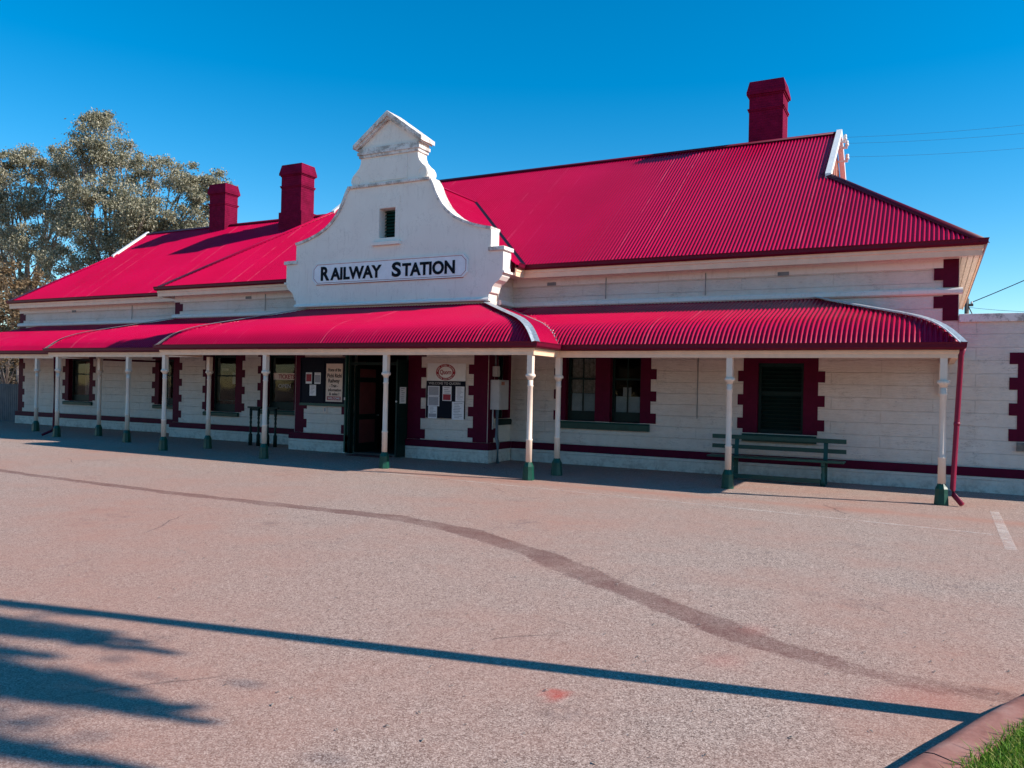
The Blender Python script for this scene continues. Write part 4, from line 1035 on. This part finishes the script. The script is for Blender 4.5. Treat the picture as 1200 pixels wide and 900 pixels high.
# ------------------------------------------------------------------ trees
def leaves(rr, blobs, per, ls, sub=9, flat=.8, hang=.5, spread=.34):
    vs = []; fs = []
    for bx, by, bz, br in blobs:
        cents = []
        for k in range(int(sub*max(.6, br/1.5)**1.6)):
            while True:
                p = Vector((rr.uniform(-1, 1), rr.uniform(-1, 1), rr.uniform(-1, 1)))
                if .25 < p.length < 1: break
            cents.append(Vector((bx, by, bz))+Vector((p.x, p.y, p.z*flat))*br)
        for c in cents:
            cr = br*spread*rr.uniform(.6, 1.15)
            for k in range(int(per*rr.uniform(.6, 1.3))):
                q = c+Vector((rr.gauss(0, .5), rr.gauss(0, .5), rr.gauss(0, .38)))*cr
                d = Vector((rr.gauss(0, 1), rr.gauss(0, 1), rr.gauss(-hang, .8))).normalized()
                s = d.cross(Vector((rr.gauss(0, 1), rr.gauss(0, 1), rr.gauss(0, 1)))).normalized()
                l = ls*rr.uniform(.6, 1.4); w = l*rr.uniform(.18, .30); i = len(vs)
                vs += [q, q+d*l*.5+s*w, q+d*l, q+d*l*.5-s*w]; fs.append((i, i+1, i+2, i+3))
    return vs, fs
def tree(name, base, blobs, label, cat, mat, per, ls, tr, seed, group=None, hang=.5, sub=9, fork=.35, spread=.34, limbs=True):
    rr = random.Random(seed); t = empty(name, base, label, cat, group)
    vs, fs = leaves(rr, blobs, per, ls, sub, hang=hang, spread=spread)
    me = bpy.data.meshes.new('crown'); me.from_pydata([tuple(Vector(v)-Vector(base)) for v in vs], [], fs); me.materials.append(M[mat]); o = bpy.data.objects.new('crown', me); col.objects.link(o); o.parent = t
    b = Vector(base); top = max(x[2] for x in blobs); cen = Vector((sum(x[0] for x in blobs)/len(blobs), sum(x[1] for x in blobs)/len(blobs), 0))
    m = MB(); H = (top-b.z)*fork; fk = Vector((lerp(b.x, cen.x, .4), lerp(b.y, cen.y, .4), b.z+H))
    m.tube([b-Vector((0, 0, .2)), b.lerp(fk, .3)+Vector((tr*.5, 0, 0)), b.lerp(fk, .7)-Vector((tr*.3, 0, 0)), fk], [tr*1.25, tr, tr*.85, tr*.75], 10); m.build('trunk', 'bark', t, normals=False)
    if limbs:
        m = MB()
        for x in blobs:
            e = Vector(x[:3]); mid = fk.lerp(e, .5)+Vector((rr.gauss(0, .4), rr.gauss(0, .4), -.06*(e-fk).length)); q = fk.lerp(e, .78)+Vector((rr.gauss(0, .3), rr.gauss(0, .3), 0))
            r0 = tr*.38*min(1.3, max(.45, x[3]/1.7)); m.tube([fk-Vector((0, 0, .3)), mid, q, e], [r0, r0*.62, r0*.42, r0*.2], 6)
            for k in range(5):
                s = mid.lerp(e, rr.random()); en = e+Vector((rr.uniform(-1, 1), rr.uniform(-1, 1), rr.uniform(-.7, .9)))*x[3]*.8; m.tube([s, s.lerp(en, .5)+Vector((0, 0, .12)), en], [r0*.32, r0*.22, r0*.08], 5)
        m.build('limbs', 'bark', t, normals=False)
    return t
GUM = [(-51.0, 35, 19.8, 1.1), (-45.5, 35, 11.4, 1.7), (-43.0, 36, 11.4, 1.4), (-47.3, 35, 13.0, 1.7), (-42.0, 36.5, 14.4, 1.2), (-50.7, 35.0, 18.6, 1.8), (-51.2, 34.0, 17.0, 1.4), (-50.0, 36.0, 17.4, 1.7), (-49.2, 33.0, 14.2, 1.5), (-48.5, 35.0, 14.6, 1.8), (-46.5, 36.0, 16.1, 1.6), (-44.6, 34.0, 12.9, 1.9), (-43.5, 36.0, 15.0, 1.6), (-42.3, 37.0, 15.1, 1.3), (-42.7, 36.0, 12.6, 1.7), (-41.5, 37.0, 13.6, 1.0), (-50.6, 34.0, 12.0, 2.0), (-48.0, 35.0, 11.4, 1.8), (-44.7, 36.0, 12.0, 1.5), (-51.7, 33.0, 9.6, 1.5), (-49.6, 34.0, 9.7, 1.4), (-46.0, 35, 10.2, 1.7)]
GUM2 = [(-58.6, 35.0, 17.5, 1.7), (-58.3, 33.0, 16.9, 1.5), (-57.2, 36.0, 17.9, 1.4), (-54.2, 35.6, 16.6, 1.6), (-58.4, 34.0, 14.4, 2.0), (-56.0, 35.0, 14.7, 1.8), (-56.2, 34.0, 11.5, 2.0), (-59.8, 34.0, 11.8, 1.6), (-58.2, 34.0, 9.2, 1.3), (-65.7, 35.0, 15.9, 2.6), (-66.1, 35.0, 12.0, 2.6), (-62.5, 35, 13.5, 2.2), (-54.0, 35.0, 13.4, 1.5)]
tree('gum_tree', (-48.8, 35, 0), GUM, 'tall grey green gum tree with the highest crown behind the left roof', 'tree', 'gumleaf', 190, .15, .42, 5, 'gum trees behind the station', hang=1.0, sub=24, spread=.32)
tree('gum_tree', (-59.0, 35, 0), GUM2, 'paler gum tree at the left edge behind the station', 'tree', 'gumleaf', 190, .15, .40, 6, 'gum trees behind the station', hang=1.0, sub=24, spread=.32)
tree('shrub', (-49.6, 28.5, 0), [(-50.5, 29.0, 8.2, 1.2), (-48.3, 29.0, 7.6, 1.0), (-49.1, 28.0, 6.5, 1.3), (-47.3, 28.0, 6.0, 1.1), (-49.5, 28.0, 5.2, 1.0), (-51.8, 28.0, 7.1, 1.8), (-48.6, 28.4, 4.4, 1.2), (-50.4, 28.2, 3.6, 1.3), (-47.4, 28.2, 3.4, 1.1)], 'tawny brown shrub behind the left end of the station roof', 'shrub', 'bushleaf', 80, .18, .16, 8, sub=24, hang=.1, fork=.2)
for k, (x, y, z, r, lab) in enumerate(((-73.5, 44, 2.6, 2.0, 'low reddish bush far beyond the iron fence'), (-78.5, 46, 3.2, 2.6, 'larger dusty bush far beyond the iron fence'))):
    tree('shrub', (x, y, 0), [(x, y, z, r), (x+1.4, y+.5, z-.6, r*.7), (x-1.4, y, z-.5, r*.8), (x+.4, y+.4, z+r*.6, r*.6)], lab, 'shrub', 'farleaf', 90, .26, .12, 20+k, 'bushes beyond the fence', sub=20, hang=.1, fork=.2)

for k, (x, y, h, rr_) in enumerate(((-22, -20, 5.0, 3.0), (-12, -24, 5.6, 3.4), (-32, -26, 5.4, 3.4), (-2, -26, 5.2, 3.2), (9, -24, 5.2, 3.2), (-44, -22, 5.2, 3.4), (-56, -26, 5.4, 3.6))):  # unseen trees added behind the viewer so the panes reflect dark
    tree('reflection_tree', (x, y, 0), [(x, y, h, rr_), (x+2.4, y+.6, h-1.4, rr_*.8), (x-2.4, y-.5, h-1.2, rr_*.85), (x+.8, y+.7, h+1.8, rr_*.7), (x, y, 1.9, rr_*.8), (x+3.0, y, 2.0, rr_*.7), (x-3.0, y, 2.0, rr_*.7)], 'broad green tree added unseen behind the viewer to darken window reflections', 'tree', 'bushleaf', 26, .62, .25, 40+k, 'trees added behind the viewer', sub=9, hang=.3, fork=.3, limbs=False)
# shade tree and lamp pole just outside the picture, whose shadows fall across the forecourt
SA, SE = R(12.0), R(33.0)
def up_sun(gx, gy, X):       # point above X on the ray to the sun through a ground point
    t = (X-gx)/math.cos(SA); return Vector((X, gy+t*math.sin(SA), t*math.tan(SE)))
st = empty('pepper_tree', (7.2, 2.4, .12), 'weeping pepper tree on the lawn just right of the view', 'tree')
rr = random.Random(17); vs = []; fs = []; lm = MB(); crown_c = Vector((6.2, 5.2, 8.6))
# hanging strands: shadow tip (gx,gy), strand length
strands = [(-4.93, 4.06, 1.5, .10), (-5.3, 4.12, 1.2, .10), (-5.65, 4.16, 1.0, .07), (-6.3, 4.34, .9, .045), (-5.9, 3.96, 1.4, .12),
           (-3.78, 3.34, 1.6, .10), (-4.0, 3.42, 1.9, .13), (-4.25, 3.30, 1.6, .14), (-4.5, 3.46, 1.5, .12), (-4.9, 3.42, 1.5, .16), (-4.7, 3.2, 1.5, .15), (-5.3, 3.3, 1.5, .2), (-5.6, 3.55, 1.2, .16), (-5.3, 3.05, 1.4, .14),
           (-3.53, 2.78, 1.6, .10), (-3.8, 2.70, 1.8, .14), (-4.2, 2.60, 1.8, .18), (-4.5, 2.45, 1.8, .2), (-4.2, 2.3, 1.8, .2), (-5.0, 2.6, 1.5, .2), (-3.9, 2.35, 1.8, .2)]
for gx, gy, L, r in strands:
    X = rr.uniform(4.6, 5.8); b = up_sun(gx, gy, X)
    topz = b+Vector((0, 0, L)); lm.tube([b+Vector((0, 0, .1)), b+Vector((.02, .01, L*.6)), topz, topz.lerp(crown_c, .6)+Vector((0, 0, .4)), crown_c], [.006, .01, .018, .03, .06], 5)
    for k in range(int(650*L*(r/.12))):
        h = rr.random()**.8; rad = .8*r*(.2+.95*h**.7); q = b+Vector((rr.gauss(0, rad*.6), rr.gauss(0, rad*.6), L*h))
        d = Vector((rr.gauss(0, .6), rr.gauss(0, .6), -1)).normalized(); s = d.cross(Vector((rr.gauss(0, 1), rr.gauss(0, 1), rr.gauss(0, 1)))).normalized(); l = rr.uniform(.06, .12); i = len(vs)
        vs += [q, q+d*l*.5+s*l*.22, q+d*l, q+d*l*.5-s*l*.22]; fs.append((i, i+1, i+2, i+3))
for k in range(9000):
    p = Vector((rr.gauss(0, .8), rr.gauss(0, .7), rr.gauss(0, .5))); q = Vector((6.9, 4.6, 9.2))+p
    d = Vector((rr.gauss(0, .6), rr.gauss(0, .6), -1)).normalized(); s = d.cross(Vector((rr.gauss(0, 1), rr.gauss(0, 1), rr.gauss(0, 1)))).normalized(); l = rr.uniform(.1, .18); i = len(vs)
    vs += [q, q+d*l*.5+s*l*.25, q+d*l, q+d*l*.5-s*l*.25]; fs.append((i, i+1, i+2, i+3))
me = bpy.data.meshes.new('crown'); o_ = Vector((7.2, 2.4, .12)); me.from_pydata([tuple(v-o_) for v in vs], [], fs); me.materials.append(M['gumleaf']); o = bpy.data.objects.new('crown', me); col.objects.link(o); o.parent = st
lm.tube([(7.2, 2.4, .0), (7.1, 2.6, 2.5), (6.8, 3.2, 5.4), (6.5, 4.1, 7.2), tuple(crown_c)], [.24, .2, .17, .14, .10], 10); lm.build('trunk', 'bark', st, normals=False)
LP = empty('lamp_pole', (1.72, 6.12, .12), 'plain steel lamp pole on the lawn just right of the view', 'pole')
m = MB(); m.tube([(1.72, 6.12, .0), (1.72, 6.12, 4), (1.72, 6.12, 8.0)], [.095, .09, .08], 12); m.build('shaft', 'steel', LP)
m = MB(); m.tube([(1.72, 6.12, 7.95), (2.0, 6.12, 8.25), (2.6, 6.12, 8.35)], .03, 8); m.build('arm', 'steel', LP)
m = MB(); m.lathe([(.05, 0), (.12, .02), (.13, .08), (.06, .14)], (2.75, 6.12, 8.27), 12); m.build('lamp_head', 'steel', LP)

# ------------------------------------------------------------------ distant pole and wires
UP = empty('utility_pole', (1.93, 60, 0), 'dark timber utility pole top beyond the right boundary wall', 'utility pole')
m = MB(); m.tube([(1.93, 60, -.2), (1.93, 60, 8.55)], [.17, .13], 10); m.build('shaft', 'timberpole', UP)
m = MB(); m.box(1.75, 2.3, 59.93, 60.07, 8.05, 8.2); m.build('cross_arm', 'timberpole', UP)
m = MB(); m.lathe([(.05, 0), (.07, .05), (.05, .16)], (2.2, 60, 8.2), 8); m.build('insulator', 'insul', UP)
m = MB(); m.tube([(1.95, 60, 8.2), (2.85, 60.3, 6.2)], .035, 5); m.build('stay', 'wire', UP)
def wire(a, b, sag, r, label, group=None):
    pts = []
    for k in range(25):
        t = k/24; pts.append((lerp(a[0], b[0], t), lerp(a[1], b[1], t), lerp(a[2], b[2], t)-sag*4*t*(1-t)))
    m = MB(); m.tube(pts, r, 5); o = m.build('overhead_wire', 'wire', None); tag(o, label, 'wire', group)
wire((2.2, 60, 8.3), (14, 62, 14.6), .25, .030, 'single dark cable rising right from the distant utility pole')
wire((1.9, 60, 8.0), (9.0, 58, 7.4), .2, .012, 'thin low cable running right behind the utility pole')
for (p, dz, lab) in ((ins[0], 1.15, 'upper service wire from the gable insulators against the sky'), (ins[1], 1.0, 'middle service wire just below the upper one from the gable'), (ins[2], .95, 'lowest of the service wires from the roof gable')):
    wire((p[0]+.27, p[1], p[2]+.12), (9.0, p[1]+3.2, p[2]+dz), .28, .0032, lab)

# ------------------------------------------------------------------ light, sky, camera
w = bpy.data.worlds.new('World'); sc.world = w; w.use_nodes = True
nt = w.node_tree; bg = nt.nodes['Background']
sky = nt.nodes.new('ShaderNodeTexSky'); sky.sky_type = 'NISHITA'; sky.sun_disc = False
sky.sun_elevation = SE; sky.sun_rotation = R(90)-SA; sky.altitude = 290; sky.air_density = 1.0; sky.dust_density = 0.0; sky.ozone_density = 2.5
hs = nt.nodes.new('ShaderNodeHueSaturation'); hs.inputs['Saturation'].default_value = 1.5; hs.inputs['Hue'].default_value = .492
nt.links.new(sky.outputs[0], hs.inputs['Color']); nt.links.new(hs.outputs[0], bg.inputs['Color']); bg.inputs['Strength'].default_value = .127
sd = bpy.data.lights.new('sun', 'SUN'); sd.energy = 5.0; sd.angle = R(.55); sd.color = (1, .93, .84)
so = bpy.data.objects.new('sun', sd); col.objects.link(so)
S = Vector((math.cos(SE)*math.cos(SA), math.cos(SE)*math.sin(SA), math.sin(SE))); so.rotation_euler = S.to_track_quat('Z', 'Y').to_euler(); so.location = S*60

cd = bpy.data.cameras.new('camera'); cam = bpy.data.objects.new('camera', cd); col.objects.link(cam)
cd.sensor_width = 36; cd.lens = 36*935.33/1200; cd.clip_end = 3000; cd.clip_start = .05
yaw, pit, rol = .484355358, .00596952907, .0219935002
cy, sy, cp, sp, cr, sr = math.cos(yaw), math.sin(yaw), math.cos(pit), math.sin(pit), math.cos(rol), math.sin(rol)
fw = Vector((-sy*cp, cy*cp, sp)); rt = Vector((cy, sy, 0)); up = rt.cross(fw)
r2 = rt*cr+up*sr; u2 = up*cr-rt*sr
mt = Matrix((r2, u2, -fw)).transposed().to_4x4(); mt.translation = (0, 0, 2.0); cam.matrix_world = mt
sc.camera = cam
sc.view_settings.view_transform = 'Standard'; sc.view_settings.look = 'None'; sc.view_settings.gamma = 1; sc.view_settings.exposure = .50
sc.view_settings.use_curve_mapping = False
sc.render.engine = 'CYCLES'
try: sc.cycles.max_bounces = 8; sc.cycles.transparent_max_bounces = 12
except Exception: pass
